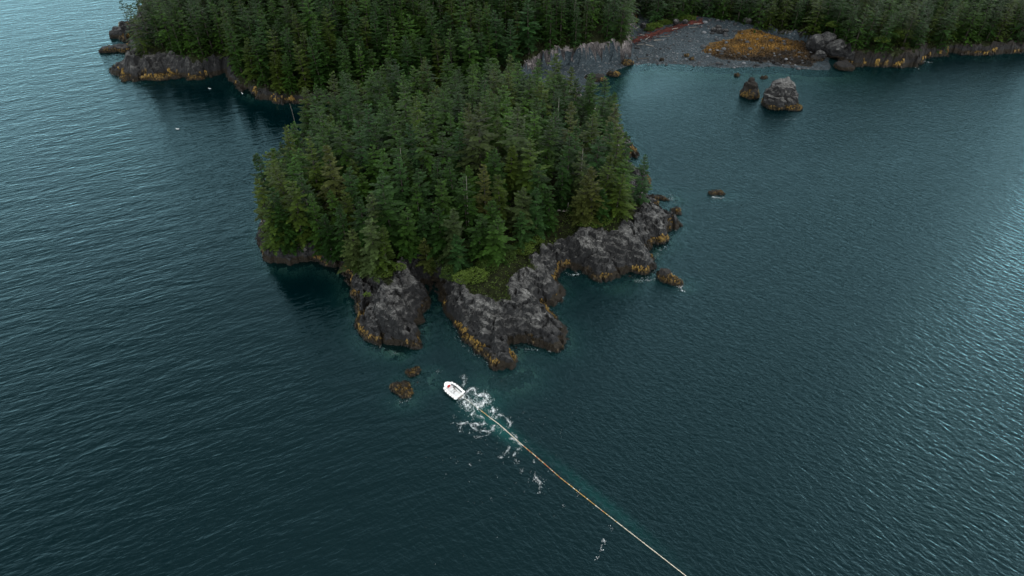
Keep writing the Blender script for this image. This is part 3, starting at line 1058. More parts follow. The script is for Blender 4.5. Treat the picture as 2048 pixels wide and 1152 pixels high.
sea_rock(1328, 556, [(-0.2, 0.6, 0.4, 1.9, 1.6, 2.6), (2.4, -1.8, 0.0, 2.4, 1.4, 1.5), (0.6, -0.6, 0, 1.6, 1.2, 1.8)], 'split dark rock with foam on its right side off the right headland', 'weed_or_shade_rock', SR, weed=1.5)
sea_rock(1283, 362, [(0, 1.5, 0.2, 2.2, 2.4, 2.6), (0.4, -1.8, 0.2, 1.8, 2.4, 2.0), (1.6, 0.4, 0, 1.4, 1.4, 1.4)], 'dark upright rocks with golden weed below the rightmost spruces', 'rock', SR, weed=1.8)
sea_rock(1336, 446, [(0, 0.4, 0.3, 2.6, 2.0, 2.2), (-2.4, 1.4, 0.4, 2.4, 2.0, 2.6)], 'golden weed covered boulder at the tip of the right headland', 'weed_or_shade_rock', SR, weed=2.0)
sea_rock(1300, 408, [(0, 0, 0.3, 2.6, 1.8, 1.9), (-2.2, -0.6, 0.5, 2.4, 1.8, 2.4)], 'dark broken block against the right face of the right headland', 'rock', SR, weed=1.3)
sea_rock(1322, 480, [(0, 0, 0.2, 2.2, 1.4, 1.8), (1.2, 0.8, 0, 1.4, 1.0, 1.0)], 'golden edged block at the lower right of the right headland', 'weed_or_shade_rock', SR, weed=1.6)
sea_rock(803, 781, [(-1.2, 0.9, 0.1, 1.5, 1.4, 1.3), (0.6, 1.1, 0.1, 1.4, 1.2, 1.4), (1.2, -0.8, 0.0, 1.6, 1.5, 1.0), (-0.2, -0.2, 0.0, 1.7, 1.3, 0.9)], 'clustered golden brown rock left of the white skiff', 'weed_or_shade_rock', SR, weed=1.5)
sea_rock(827, 745, [(0, 0, 0.0, 1.8, 1.0, 0.95), (-0.7, 0.1, 0.1, 0.9, 0.8, 0.7)], 'small rounded brown rock between the skiff and the left headland', 'weed_or_shade_rock', SR, weed=1.1)
LR = 'rock points at the far left'
sea_rock(236, 101, [(-3.5, 0, 0, 5.0, 2.6, 2.2), (2.5, 0.6, 0, 5.0, 2.6, 2.6), (7.5, 1.5, 0, 4.0, 3.0, 2.6)], 'outermost low black rock point with brown weed at the far left', 'rock', LR, weed=1.5, weed_d=3)
sea_rock(262, 72, [(-5, -0.5, 0, 4.6, 3.0, 3.4), (0, 0.8, 0.6, 5.6, 3.4, 4.4), (5, 2.0, 1.0, 5.0, 4.0, 5.0)], 'upper black rock point beside the far left trees', 'rock', LR, weed=1.6, weed_d=3)
sea_rock(286, 52, [(-2, 0, 0, 4.0, 3.0, 3.4), (2, 1.0, 1.0, 5.0, 4.0, 4.6)], 'dark rock shoulder under the topmost far left trees', 'rock', LR, weed=1.6, weed_d=3)
sea_rock(268, 92, [(0, 0, 0.3, 3.6, 2.0, 1.6), (3, 0.4, 0.2, 3.0, 2.0, 1.8)], 'golden weed ledge between the two far left rock points', 'weed_or_shade_rock', LR, weed=2.4, weed_d=4)
sea_rock(280, 140, [(-6, -1.5, 0, 6.0, 3.0, 2.4), (0, 0.5, 1, 6.0, 3.6, 5.2), (6, 1.0, 2, 5.0, 3.6, 5.0), (11, 0.5, 1, 4.0, 3.0, 4.6)], 'big lichen streaked rock above the golden weed point', 'rock', LR, weed=1.7, weed_d=4)
sea_rock(300, 157, [(-6, 0, 0, 5.0, 2.0, 1.4), (2, 0.4, 0, 6.5, 2.2, 1.6), (9, 1.2, 0, 4.0, 1.8, 1.4)], 'long golden weed ledge at the water in front of the left rock', 'weed_or_shade_rock', LR, weed=2.2, weed_d=5)
sea_rock(385, 158, [(0, 0, 0, 2.4, 1.4, 1.3), (3.4, 0, 0, 1.6, 1.0, 0.8)], 'small golden weed rock at the dark mouth of the cove', 'weed_or_shade_rock', LR, weed=1.6)
sea_rock(249, 162, [(0, 0, 0, 1.2, 0.9, 0.9)], 'tiny weedy rock off the golden point at the far left', 'weed_or_shade_rock', SR, weed=0.9)
sea_rock(1190, 158, [(0, 0, 0.2, 4.2, 2.6, 2.0), (2.6, -0.8, 0, 2.2, 1.6, 1.2)], 'dark boulder with a tan weed rim below the streaked cliff', 'weed_or_shade_rock', SR, weed=1.2)
sea_rock(1226, 151, [(0, 0, 0.2, 2.4, 1.5, 1.5), (1.6, 0.8, 0, 1.5, 1.2, 1.1)], 'tan lumpy boulder at the water edge under the streaked cliff', 'weed_or_shade_rock', SR, weed=1.6)
sea_rock(1474, 151, [(0, 0, 0, 1.1, 0.9, 0.9)], 'tiny orange rock between the weed field and the brown stack', 'weed_or_shade_rock', SR, weed=1.0)
sea_rock(1528, 156, [(0, 0, 0, 1.7, 0.9, 0.7)], 'low tan rock just behind the pale topped stack', 'weed_or_shade_rock', SR, weed=0.9)
sea_rock(1254, 128, [(0, 0, 0.3, 2.6, 1.6, 1.3)], 'golden weed covered boulder at the foot of the cliff corner', 'weed_or_shade_rock', SR, weed=2.0)
sea_rock(1373, 113, [(0, 0, 0.5, 1.1, 0.9, 0.7)], 'left one of two orange weedy stones on the shingle', 'weed_or_shade_rock', SR, weed=2.2, zb=0.6, name='boulder')
sea_rock(1383, 119, [(0, 0, 0.4, 1.1, 0.9, 0.7)], 'right one of two orange weedy stones on the shingle', 'weed_or_shade_rock', SR, weed=2.2, zb=0.5, name='boulder')
# bare boulders at the right end of the beach and under the right cliffs
BO = 'boulders at the foot of the right shore'
for px, py, zb, r, h, lab in [
        (1630, 92, 3.5, 4.2, 4.6, 'pale headed boulder at the right end of the weed field'),
        (1655, 86, 4.5, 4.0, 4.0, 'mossy topped boulder right behind the pale headed one'),
        (1640, 112, 1.8, 2.4, 2.4, 'small rounded boulder in front of the pale headed one'),
        (1668, 104, 2.2, 5.2, 5.0, 'large lichen topped boulder with a dark front'),
        (1700, 110, 1.8, 4.0, 3.2, 'sloping grey boulder right of the lichen topped one'),
        (1686, 134, 0.4, 4.2, 2.6, 'low blue grey boulder with a weed fringe at the water'),
        (1632, 118, 0.6, 3.0, 1.8, 'smooth blue grey boulder beside brown weed'),
        (1805, 118, 1.4, 4.6, 5.0, 'tall grey block leaning on the dark cliff'),
        (1836, 106, 0.6, 3.2, 2.0, 'pale flat boulder at the mouth of the dark inlet'),
        (1850, 112, 0.2, 1.8, 1.2, 'white spotted stone at the mouth of the dark inlet'),
        (1706, 121, 0.4, 1.7, 1.0, 'small pale stone at the water below the sloping grey boulder'),
        (1588, 104, 1.0, 1.6, 1.0, 'tan stone at the right edge of the weed field'),
        (1596, 119, 0.3, 1.4, 0.8, 'yellow stone at the water beside the weed field')]:
    sea_rock(px, py, [(0, 0, 0.2 * h, r * 0.9, r * 0.8, h * 0.85), (r * 0.45, -r * 0.3, 0, r * 0.55, r * 0.5, h * 0.55)], lab, 'stack' if 'white' in lab else 'rock' if ('pale' in lab or 'lichen' in lab) else 'weed_or_shade_rock', BO,
             weed=(0.5 if zb < 1.0 else False), zb=zb, name='boulder', cat='boulder', sub=3)
for px, py, zb, r, lab in [(1436, 58, 3.6, 1.6, 'dark boulder, uppermost of the heap on the upper beach'), (1428, 63, 3.2, 1.5, 'dark boulder at the left of the heap on the upper beach'),
                           (1440, 66, 3.0, 1.9, 'biggest dark boulder of the heap on the upper beach'), (1451, 64, 3.1, 1.4, 'dark boulder at the right of the heap on the upper beach'),
                           (1494, 44, 4.4, 2.2, 'pale boulder at the forest edge behind the beach'), (1522, 48, 4.2, 1.8, 'pale spiky boulder under the trees right of the beach'),
                           (1324, 120, 0.5, 1.0, 'tan stone at the water in the middle of the beach'), (1352, 46, 3.9, 1.7, 'flat pale boulder above the red wrack line'),
                           (1370, 46, 3.9, 1.4, 'pale boulder above the right end of the red wrack'), (1286, 54, 3.6, 1.6, 'grey boulder on the beach beside the left trees')]:
    sea_rock(px, py, [(0, 0, 0.3 * r, r, r * 0.8, r * 0.8)], lab, 'stack' if 'pale' in lab else ('weed_or_shade_rock' if 'tan' in lab else 'rock'), 'boulders on the shingle beach', weed=False, zb=zb, name='boulder', cat='boulder', sub=3)

# loose cobbles on the beach: too many to count
Vs, Fs, Ts, b = [], [], [], 0
cv0, cf0 = ICO[2]
for _ in range(900):
    px, py = rnd.uniform(1270, 1640), rnd.uniform(45, 130)
    x, y, _z = G(px, py, 2.0)
    h = land(np.array([x]), np.array([y]))
    if h[2][0] != 4:
        continue
    big = rnd.random() ** 5 * (1.0 if px > 1400 else 0.5)
    s = 0.18 + 0.9 * big
    p = cv0[:42] if False else cv0
    p = p * np.array([s * rnd.uniform(0.8, 1.3), s * rnd.uniform(0.7, 1.1), s * rnd.uniform(0.5, 0.9)]) + np.array([x, y, h[0][0] + s * 0.2])
    Vs.append(p)
    Fs.append(cf0 + b)
    Ts.append(np.full(len(p), rnd.choice([0.35, 0.5, 0.7, 0.9, 1.3, 2.2])))
    b += len(p)
me = new_mesh('cobbles', np.concatenate(Vs), np.concatenate(Fs), True)
set_float(me, 'tone', np.concatenate(Ts))
tag(link('cobbles', me, M['stone'], beach), kind='stuff')


# ------------------------------------------------------------------ trees
def spray_quads(rs, H, Rr, whorls, per, twigs, clear_t=0.08, droop=0.5, wide=0.16, irregular=0.25):
    """the needle sprays of one spruce: an array of kites (n,4,3) and their tones"""
    Q, T = [], []
    t = clear_t
    lop = rs.uniform(0, 6.28)
    while t < 0.985:
        z = H * t
        prof = (1 - t) ** 0.76 * (0.55 + 0.45 * min(1, (t - clear_t) / 0.18 + 0.25))
        n = max(3, int(per * (0.55 + 0.45 * (1 - t)) + rs.uniform(-1, 1)))
        ph = rs.uniform(0, 6.28)
        for k in range(n):
            if rs.random() < 0.10:
                continue
            a = ph + 6.2832 * k / n + rs.uniform(-0.35, 0.35)
            L = Rr * prof * rs.uniform(1 - irregular * 1.6, 1 + irregular) * (1 + 0.14 * math.cos(a - lop)) + 0.16 * (1 - t) + 0.12
            if rs.random() < 0.06:
                L *= 1.25
            out = np.array([math.cos(a), math.sin(a), 0.0])
            sd_ = np.array([-math.sin(a), math.cos(a), 0.0])
            rise = 0.75 * t ** 1.5 + 0.12 - 0.12 * (1 - t)
            dr = droop * (1 - 0.55 * t) * rs.uniform(0.7, 1.3)
            z0 = z + rs.uniform(-0.3, 0.3)
            tone_b = rs.uniform(0.6, 1.5)

            def at(s):
                return out * (L * s) + np.array([0, 0, z0 + L * (rise * s - dr * s * s + 0.18 * max(0, s - 0.75))])
            m = max(2, int(twigs * (0.35 + 0.65 * min(1, L / Rr))))
            for i in range(m):
                s = 0.14 + 0.86 * (i + rs.uniform(0.1, 0.9)) / m
                p = at(s)
                for sg in (-1, 1):
                    fl = rs.uniform(0.75, 1.25) * (0.36 * L * (1.1 - s) + 0.42)
                    ca = rs.uniform(0.45, 0.85)
                    d = out * ca + sd_ * sg * math.sqrt(1 - ca * ca)
                    d = d + np.array([0, 0, rs.uniform(-0.38, 0.02)])
                    d /= np.linalg.norm(d)
                    w = np.cross(d, np.array([0, 0, 1.0]))
                    w /= np.linalg.norm(w)
                    w = w * wide * rs.uniform(0.7, 1.3) * (0.6 + 0.6 * fl) + np.array([0, 0, rs.uniform(-0.05, 0.05)])
                    mid = p + d * fl * 0.5
                    Q.append((p, mid + w, p + d * fl, mid - w))
                    T.append(tone_b * rs.uniform(0.7, 1.3))
            # tip
            p = at(0.9)
            d = at(1.0) - at(0.85)
            d /= np.linalg.norm(d) + 1e-6
            fl = 0.25 * L + 0.25
            w = sd_ * wide * 1.1
            Q.append((p, p + d * fl * 0.5 + w, p + d * fl, p + d * fl * 0.5 - w))
            T.append(tone_b * 1.15)
        t += rs.uniform(0.75, 1.25) / whorls * (0.6 + 0.7 * (1 - t))
    # leader
    for k in range(3):
        a = k * 2.1
        w = np.array([math.cos(a), math.sin(a), 0]) * 0.1
        Q.append((np.array([0, 0, H * 0.95]), np.array([0, 0, H * 0.975]) + w, np.array([0, 0, H * 1.01]), np.array([0, 0, H * 0.975]) - w))
        T.append(1.1)
    return np.array(Q), np.array(T)


def trunk_bm(H, r0, lean=0.0, n=7, bare=False, rs=rnd):
    mb = MB()
    pts = [(lean * (k / 5) ** 2, 0.5 * lean * (k / 5), -1.5 + (H * 0.97 + 1.5) * k / 5) for k in range(6)]
    mb.tube(pts, [r0 * (1.25 if k == 0 else 1 - 0.92 * k / 5) + 0.012 for k in range(6)], n)
    return mb


H0 = 20.0
PROTO = []
for k in range(9):
    rs = random.Random(100 + k)
    style = [(4.8, .55, .33), (4.2, .45, .32), (5.4, .62, .36), (3.8, .4, .3), (5.0, .7, .35), (4.5, .5, .33), (5.7, .5, .36), (4.0, .6, .32), (3.5, .4, .3)][k]
    Qd, Td = spray_quads(rs, H0, style[0], 15, 7, 8, rs.uniform(0.03, 0.14), style[1], style[2], rs.uniform(0.22, 0.38))
    V = Qd.reshape(-1, 3)
    F = np.arange(len(V)).reshape(-1, 4)
    cme = new_mesh('crown', V, F)
    set_float(cme, 'tone', np.repeat(Td, 4))
    cme.materials.append(M['needle'])
    tmb = trunk_bm(H0, 0.27)
    tme = bpy.data.meshes.new('trunk')
    tme.from_pydata(tmb.v, [], tmb.f)
    tme.materials.append(M['bark'])
    PROTO.append((cme, tme, style[0]))

# low detail crowns for the forest behind
FARP = []
for k in range(6):
    rs = random.Random(300 + k)
    FARP.append(spray_quads(rs, H0, [4.6, 3.9, 5.0, 4.2, 3.6, 4.8][k], 15, 7, 5, 0.06, 0.5, 0.36, 0.34))

TINTS = [('dark green', (0.018, 0.043, 0.0065)), ('olive green', (0.030, 0.050, 0.007)), ('blue green', (0.017, 0.043, 0.011)),
         ('bronze green', (0.036, 0.044, 0.010)), ('grey green', (0.031, 0.048, 0.014)), ('deep green', (0.013, 0.035, 0.006)), ('mid green', (0.026, 0.061, 0.008))]

# spruces whose tips can be made out on the island: (tip pixel, height, tint)
TIPS = [(528, 235, 17, 3), (517, 306, 17, 2), (513, 352, 18, 1), (540, 300, 20, 1), (560, 330, 20, 1), (611, 267, 21, 1), (640, 250, 20, 0), (654, 289, 22, 3), (680, 239, 21, 0), (710, 235, 21, 2),
        (604, 172, 18, 1), (630, 166, 18, 0), (658, 146, 20, 1), (700, 148, 19, 0), (726, 200, 21, 2), (786, 213, 21, 0), (830, 189, 21, 1), (856, 245, 23, 0), (882, 265, 20, 0),
        (914, 252, 17, 2), (956, 206, 24, 4), (938, 204, 20, 3), (1032, 204, 25, 4), (1110, 217, 20, 2), (1147, 202, 22, 3), (1190, 226, 21, 1), (1225, 211, 22, 3), (1240, 245, 22, 1), (1255, 265, 18, 5),
        (1155, 156, 16, 5), (1134, 161, 17, 5), (1108, 148, 17, 0), (804, 163, 21, 0), (882, 356, 18, 0), (928, 350, 19, 0), (969, 326, 19, 3), (993, 293, 18, 5), (1001, 347, 17, 1),
        (901, 417, 17, 4), (990, 430, 14, 0), (1043, 426, 12, 2), (737, 434, 17, 4), (772, 378, 19, 5), (717, 395, 18, 5), (747, 384, 18, 4), (852, 478, 11, 3), (1194, 334, 18, 3), (1171, 352, 15, 3),
        (1162, 302, 16, 4), (1220, 313, 17, 1), (795, 298, 21, 2), (817, 308, 18, 0), (836, 337, 18, 2), (834, 369, 17, 0), (1129, 308, 17, 5), (1142, 265, 20, 5), (843, 115, 20, 1), (869, 104, 19, 6), (900, 110, 18, 6),
        (778, 113, 19, 0), (943, 126, 19, 6), (990, 117, 19, 6), (1021, 139, 19, 1), (1060, 148, 19, 0), (1085, 160, 18, 1), (760, 340, 20, 2), (690, 330, 20, 5), (600, 340, 21, 5), (580, 380, 20, 1), (625, 395, 19, 0),
        (550, 390, 18, 5), (870, 320, 19, 2), (905, 310, 19, 5), (1080, 330, 18, 5), (1060, 280, 20, 1), (1040, 370, 16, 4), (1075, 372, 16, 2), (680, 410, 17, 5), (648, 430, 15, 5), (915, 470, 12, 2), (880, 440, 15, 5),
        (955, 430, 14, 5), (810, 420, 16, 0), (840, 430, 14, 2), (700, 455, 13, 4), (760, 455, 14, 1), (560, 420, 14, 5), (530, 400, 15, 1), (1240, 350, 14, 1), (1205, 375, 11, 5), (1100, 380, 13, 5)]


def base_from_tip(px, py, h):
    g = 9.0
    for _ in range(8):
        x, y, z = G(px, py, g + h)
        g = height(x, y)
        g = max(g, 2.0)
    return x, y, g


spots = []   # x, y, ground, h, tint, area
for px, py, h, t in TIPS:
    x, y, g = base_from_tip(px, py, h)
    d = float(sdf(np.array([x]), np.array([y]), ISLAND)[0])
    if d < 1.0:
        continue
    spots.append([x, y, g, h * 1.0, t, 'island'])
HX, HY = rng.uniform(-80, 80, 9000), rng.uniform(100, 232, 9000)
hh, hv, hr, _ = land(HX, HY, False)
hd = sdf(HX, HY, ISLAND)
for x, y, h_, v, r_, d in zip(HX, HY, hh, hv, hr, hd):
    if v < 0.8 or r_ != 1 or d < 4.0:
        continue
    px, py, _z = P(x, y, h_)
    # open bluffs without trees
    if 1040 < px < 1120 and py > 395 or 1090 < px < 1180 and py > 405 or py > 505 or (820 < px < 900 and py > 498):
        continue
    hgt = rnd.uniform(11, 20.5) * (0.72 + 0.28 * min(1, d / 14))
    if any((x - s[0]) ** 2 + (y - s[1]) ** 2 < 4.7 ** 2 for s in spots):
        continue
    spots.append([x, y, h_, hgt, rnd.choice([0, 0, 1, 2, 5, 6, 6]), 'island'])
    if len(spots) > 215:
        break
n_island = len(spots)
# mainland forest
far = []
HX, HY = rng.uniform(-185, 235, 24000), rng.uniform(232, 378, 24000)
hh, hv, hr, _ = land(HX, HY, False)
CELL = {}
for x, y, h_, v, r_ in zip(HX, HY, hh, hv, hr):
    if v < 0.7 or r_ not in (2, 3):
        continue
    px, py, _z = P(x, y, h_ + 12)
    if px < 120 or px > 2250 or py < -260:
        continue
    k = (int(x // 4.6), int(y // 4.6))
    if any((x - s[0]) ** 2 + (y - s[1]) ** 2 < 4.5 ** 2 for i in (-1, 0, 1) for j in (-1, 0, 1) for s in CELL.get((k[0] + i, k[1] + j), ())):
        continue
    s = [x, y, h_, rnd.uniform(15, 23) if r_ == 2 else rnd.uniform(13, 21), rnd.choice([0, 0, 1, 5, 5, 2, 6]), 'left' if r_ == 2 else 'right']
    CELL.setdefault(k, []).append(s)
    far.append(s)


def seen(s):
    px, py, dep = P(s[0], s[1], s[2] + s[3] * 0.75)
    return 0 < px < 2048 and 0 < py < 1152


vis = sorted([s for s in far if seen(s)], key=lambda s: P(s[0], s[1], s[2])[2])
solo = vis[:max(0, 296 - n_island)]
solo_id = {id(s) for s in solo}
rest = [s for s in far if id(s) not in solo_id]

ORD = ['leftmost', 'second', 'third', 'fourth', 'fifth', 'sixth', 'seventh', 'eighth', 'ninth', 'tenth', 'eleventh', 'twelfth']


def zone(s):
    px, py, _ = P(s[0], s[1], s[2] + s[3])
    if s[5] == 'island':
        col = ('on the island left shore' if px < 600 else 'above the left inlet' if px < 720 else 'above the narrow headland' if px < 850 else
               'above the black cleft' if px < 940 else 'above the broad headland' if px < 1060 else 'behind the grassy bluff' if px < 1150 else 'above the right headland')
        row = 'front row' if py > 350 else 'middle rows' if py > 265 else 'inner rows' if py > 190 else 'back rows'
        return row + ' ' + col
    if s[5] == 'left':
        return ('over the far left rock point' if px < 380 else 'over the golden weed wall' if px < 470 else 'behind the cove' if px < 640 else
                'behind island left' if px < 800 else 'behind island middle' if px < 950 else 'left of the pale cliff' if px < 1065 else 'on top of the streaked cliff') + (' upslope' if py < 40 else ' near shore')
    return ('behind the shingle beach' if px < 1500 else 'over the weed field' if px < 1620 else 'over the boulders' if px < 1720 else 'over the dark right cliff' if px < 1850 else 'over the far right inlet') + (' upslope' if py < 40 else ' near shore')


def size_word(h):
    return 'tall' if h > 19 else 'medium' if h > 15.5 else 'short'


every = spots + solo
cls = {}
for s in every:
    key = (size_word(s[3]), TINTS[s[4]][0], zone(s))
    cls.setdefault(key, []).append(s)
LABEL = {}
for (sz, tn, zn), lst in cls.items():
    lst.sort(key=lambda s: P(s[0], s[1], s[2] + s[3])[0])
    for i, s in enumerate(lst):
        if len(lst) == 1:
            LABEL[id(s)] = f'{sz} {tn} spruce, {zn}'
        elif i == 0:
            LABEL[id(s)] = f'{sz} {tn} spruce, {zn}, leftmost of its kind'
        elif i == len(lst) - 1:
            LABEL[id(s)] = f'{sz} {tn} spruce, {zn}, rightmost of its kind'
        else:
            LABEL[id(s)] = f'{sz} {tn} spruce, {zn}, {ORD[min(i, 11)]} from left'

for i, s in enumerate(every):
    x, y, g, h, t, area = s
    slim = None
    if area == 'island' and i < len(TIPS):
        pi = {3: rnd.choice([1, 3, 7]), 4: rnd.choice([0, 2, 6])}.get(t, rnd.randrange(9))
    else:
        pi = rnd.randrange(9)
    cme, tme, _r = PROTO[pi]
    root = bpy.data.objects.new('spruce_tree', None)
    COL.objects.link(root)
    root.location = (x, y, g)
    root.rotation_euler = (rnd.gauss(0, 0.04), rnd.gauss(0, 0.04), rnd.uniform(0, 6.28))
    k = h / H0
    w = k ** 0.5 * rnd.uniform(0.95, 1.2) * (1.0 if area == 'island' else 1.02)
    root.scale = (w, w, k)
    tag(root, LABEL[id(s)], 'tree', 'spruces on the island' if area == 'island' else 'spruces on the mainland shore')
    c = link('crown', cme, None, root)
    j = rnd.uniform(0.82, 1.2)
    tc = [q * 0.92 for q in TINTS[t][1]]
    hu = rnd.uniform(0.93, 1.07)
    c.color = (tc[0] * j * hu, tc[1] * j, tc[2] * j / hu, 1)
    link('trunk', tme, None, root)

# the rest of the forest, past the first three hundred trees
Vs, Cs = [], []
for s in rest:
    x, y, g, h, t, area = s
    Qd, Td = FARP[rnd.randrange(6)]
    k = h / H0
    w = k ** 0.5 * rnd.uniform(0.9, 1.15)
    a = rnd.uniform(0, 6.28)
    ca, sa = math.cos(a), math.sin(a)
    q = Qd.reshape(-1, 3)
    v = np.stack([(q[:, 0] * ca - q[:, 1] * sa) * w + x, (q[:, 0] * sa + q[:, 1] * ca) * w + y, q[:, 2] * k + g], 1)
    Vs.append(v)
    j = rnd.uniform(0.8, 1.2)
    Cs.append(np.array(TINTS[t][1])[None, :] * 0.85 * j * np.repeat(Td, 4)[:, None])
V = np.concatenate(Vs).astype(np.float32)
fm = new_mesh('forest', V, np.arange(len(V)).reshape(-1, 4))
set_col(fm, 'tint', np.concatenate(Cs))
tag(link('forest', fm, M['needle_far']), 'dense spruce forest covering the mainland slope behind the nearest trees', 'forest', None, 'stuff')
mb = MB()
for s in rest:
    x, y, g, h, t, area = s
    mb.tube([(x, y, g - 1), (x, y, g + h * 0.5), (x, y, g + h * 0.95)], [0.28, 0.17, 0.02], 4, caps=False)
o = mb.build('forest_trunks', M['bark'], bpy.data.objects['forest'])
o['kind'] = 'stuff'


# ------------------------------------------------------------------ leafy shrubs and ground cover on the bluffs
def leaf_mass(cx, cy, cz, rx, ry, rz, n, size, tint, rs):
    th = rs.uniform(0, 6.283, n)
    u = rs.uniform(-0.35, 1, n)
    r = rs.uniform(0.55, 1.0, n) ** 0.5
    r = r * (1 + 0.35 * fbm(np.cos(th) * 2 + cx, u * 2.5 + np.sin(th) * 2 + cy, 501, 3))
    cu = np.sqrt(np.maximum(0, 1 - u * u))
    p = np.stack([cx + rx * r * cu * np.cos(th), cy + ry * r * cu * np.sin(th), cz + rz * r * u], 1)
    d = rs.normal(0, 1, (n, 3))
    d[:, 2] = np.abs(d[:, 2]) * 0.4 - 0.2
    d /= np.linalg.norm(d, axis=1)[:, None]
    w = np.cross(d, rs.normal(0, 1, (n, 3)) * 0.4 + np.array([0, 0, 1.0]))
    w /= np.linalg.norm(w, axis=1)[:, None] + 1e-6
    L = size * rs.uniform(0.6, 1.4, n)[:, None]
    v = np.stack([p, p + d * L * 0.5 + w * L * 0.32, p + d * L, p + d * L * 0.5 - w * L * 0.32], 1).reshape(-1, 3)
    c = np.array(tint)[None, :] * rs.uniform(0.6, 1.4, n)[:, None]
    return v, np.repeat(c, 4, 0)


SH = 'leafy shrubs on the bluffs'
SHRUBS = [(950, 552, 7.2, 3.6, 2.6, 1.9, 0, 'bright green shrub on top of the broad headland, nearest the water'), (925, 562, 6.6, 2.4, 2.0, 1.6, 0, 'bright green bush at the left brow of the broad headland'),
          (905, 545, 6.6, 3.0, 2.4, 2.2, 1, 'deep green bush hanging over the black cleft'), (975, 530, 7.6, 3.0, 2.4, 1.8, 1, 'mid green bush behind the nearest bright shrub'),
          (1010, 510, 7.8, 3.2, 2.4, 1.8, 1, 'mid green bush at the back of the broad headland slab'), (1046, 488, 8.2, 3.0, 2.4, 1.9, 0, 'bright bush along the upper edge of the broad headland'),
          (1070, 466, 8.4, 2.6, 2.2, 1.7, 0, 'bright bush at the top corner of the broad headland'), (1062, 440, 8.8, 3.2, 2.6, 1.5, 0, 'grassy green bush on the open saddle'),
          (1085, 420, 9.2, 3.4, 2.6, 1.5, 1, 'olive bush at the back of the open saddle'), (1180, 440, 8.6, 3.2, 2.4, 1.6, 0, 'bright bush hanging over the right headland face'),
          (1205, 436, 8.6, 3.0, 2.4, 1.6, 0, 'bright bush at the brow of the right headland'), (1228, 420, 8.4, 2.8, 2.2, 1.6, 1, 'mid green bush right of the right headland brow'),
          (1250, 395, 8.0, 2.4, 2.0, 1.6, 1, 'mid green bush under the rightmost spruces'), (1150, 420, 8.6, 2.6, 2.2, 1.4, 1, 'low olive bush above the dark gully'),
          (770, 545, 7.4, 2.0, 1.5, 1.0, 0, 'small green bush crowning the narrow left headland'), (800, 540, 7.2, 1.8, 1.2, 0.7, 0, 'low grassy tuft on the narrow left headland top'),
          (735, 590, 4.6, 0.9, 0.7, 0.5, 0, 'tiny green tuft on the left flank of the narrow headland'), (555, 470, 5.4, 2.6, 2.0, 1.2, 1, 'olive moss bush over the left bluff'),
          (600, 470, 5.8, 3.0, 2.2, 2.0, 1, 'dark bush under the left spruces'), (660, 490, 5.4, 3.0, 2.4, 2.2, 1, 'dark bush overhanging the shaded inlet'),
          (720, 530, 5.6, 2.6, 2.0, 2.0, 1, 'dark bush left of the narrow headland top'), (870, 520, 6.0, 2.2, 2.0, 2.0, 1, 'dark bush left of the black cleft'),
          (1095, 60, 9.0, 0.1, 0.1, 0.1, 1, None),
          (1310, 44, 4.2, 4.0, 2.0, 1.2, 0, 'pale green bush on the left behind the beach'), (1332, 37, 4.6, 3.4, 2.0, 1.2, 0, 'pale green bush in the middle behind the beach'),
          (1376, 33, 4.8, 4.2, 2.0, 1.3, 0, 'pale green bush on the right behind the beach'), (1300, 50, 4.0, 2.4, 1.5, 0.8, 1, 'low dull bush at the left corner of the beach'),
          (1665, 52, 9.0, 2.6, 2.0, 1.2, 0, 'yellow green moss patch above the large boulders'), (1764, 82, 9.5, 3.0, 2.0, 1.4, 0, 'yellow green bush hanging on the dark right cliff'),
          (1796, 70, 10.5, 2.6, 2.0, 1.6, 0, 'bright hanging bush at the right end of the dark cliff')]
srs = np.random.default_rng(77)
for px, py, z, rx, ry, rz, t, lab in SHRUBS:
    if lab is None:
        continue
    x, y, _z = G(px, py, z)
    g = float(land(np.array([x]), np.array([y]))[0][0])
    g = g if abs(g - z) < 3.5 else z
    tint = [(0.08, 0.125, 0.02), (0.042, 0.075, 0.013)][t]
    area = rx * ry + rx * rz + ry * rz
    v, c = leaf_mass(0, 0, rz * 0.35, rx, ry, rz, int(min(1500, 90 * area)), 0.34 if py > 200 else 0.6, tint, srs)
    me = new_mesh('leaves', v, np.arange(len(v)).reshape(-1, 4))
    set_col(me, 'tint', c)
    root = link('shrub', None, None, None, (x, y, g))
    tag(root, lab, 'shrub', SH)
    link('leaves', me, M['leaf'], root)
    mb = MB()
    for k in range(5):
        a = k * 1.256
        mb.tube([(0.1 * math.cos(a), 0.1 * math.sin(a), -0.6), (rx * 0.35 * math.cos(a), ry * 0.35 * math.sin(a), rz * 0.4), (rx * 0.6 * math.cos(a), ry * 0.6 * math.sin(a), rz * 0.8)], [0.06, 0.04, 0.015], 5)
    mb.build('stems', M['bark'], root)

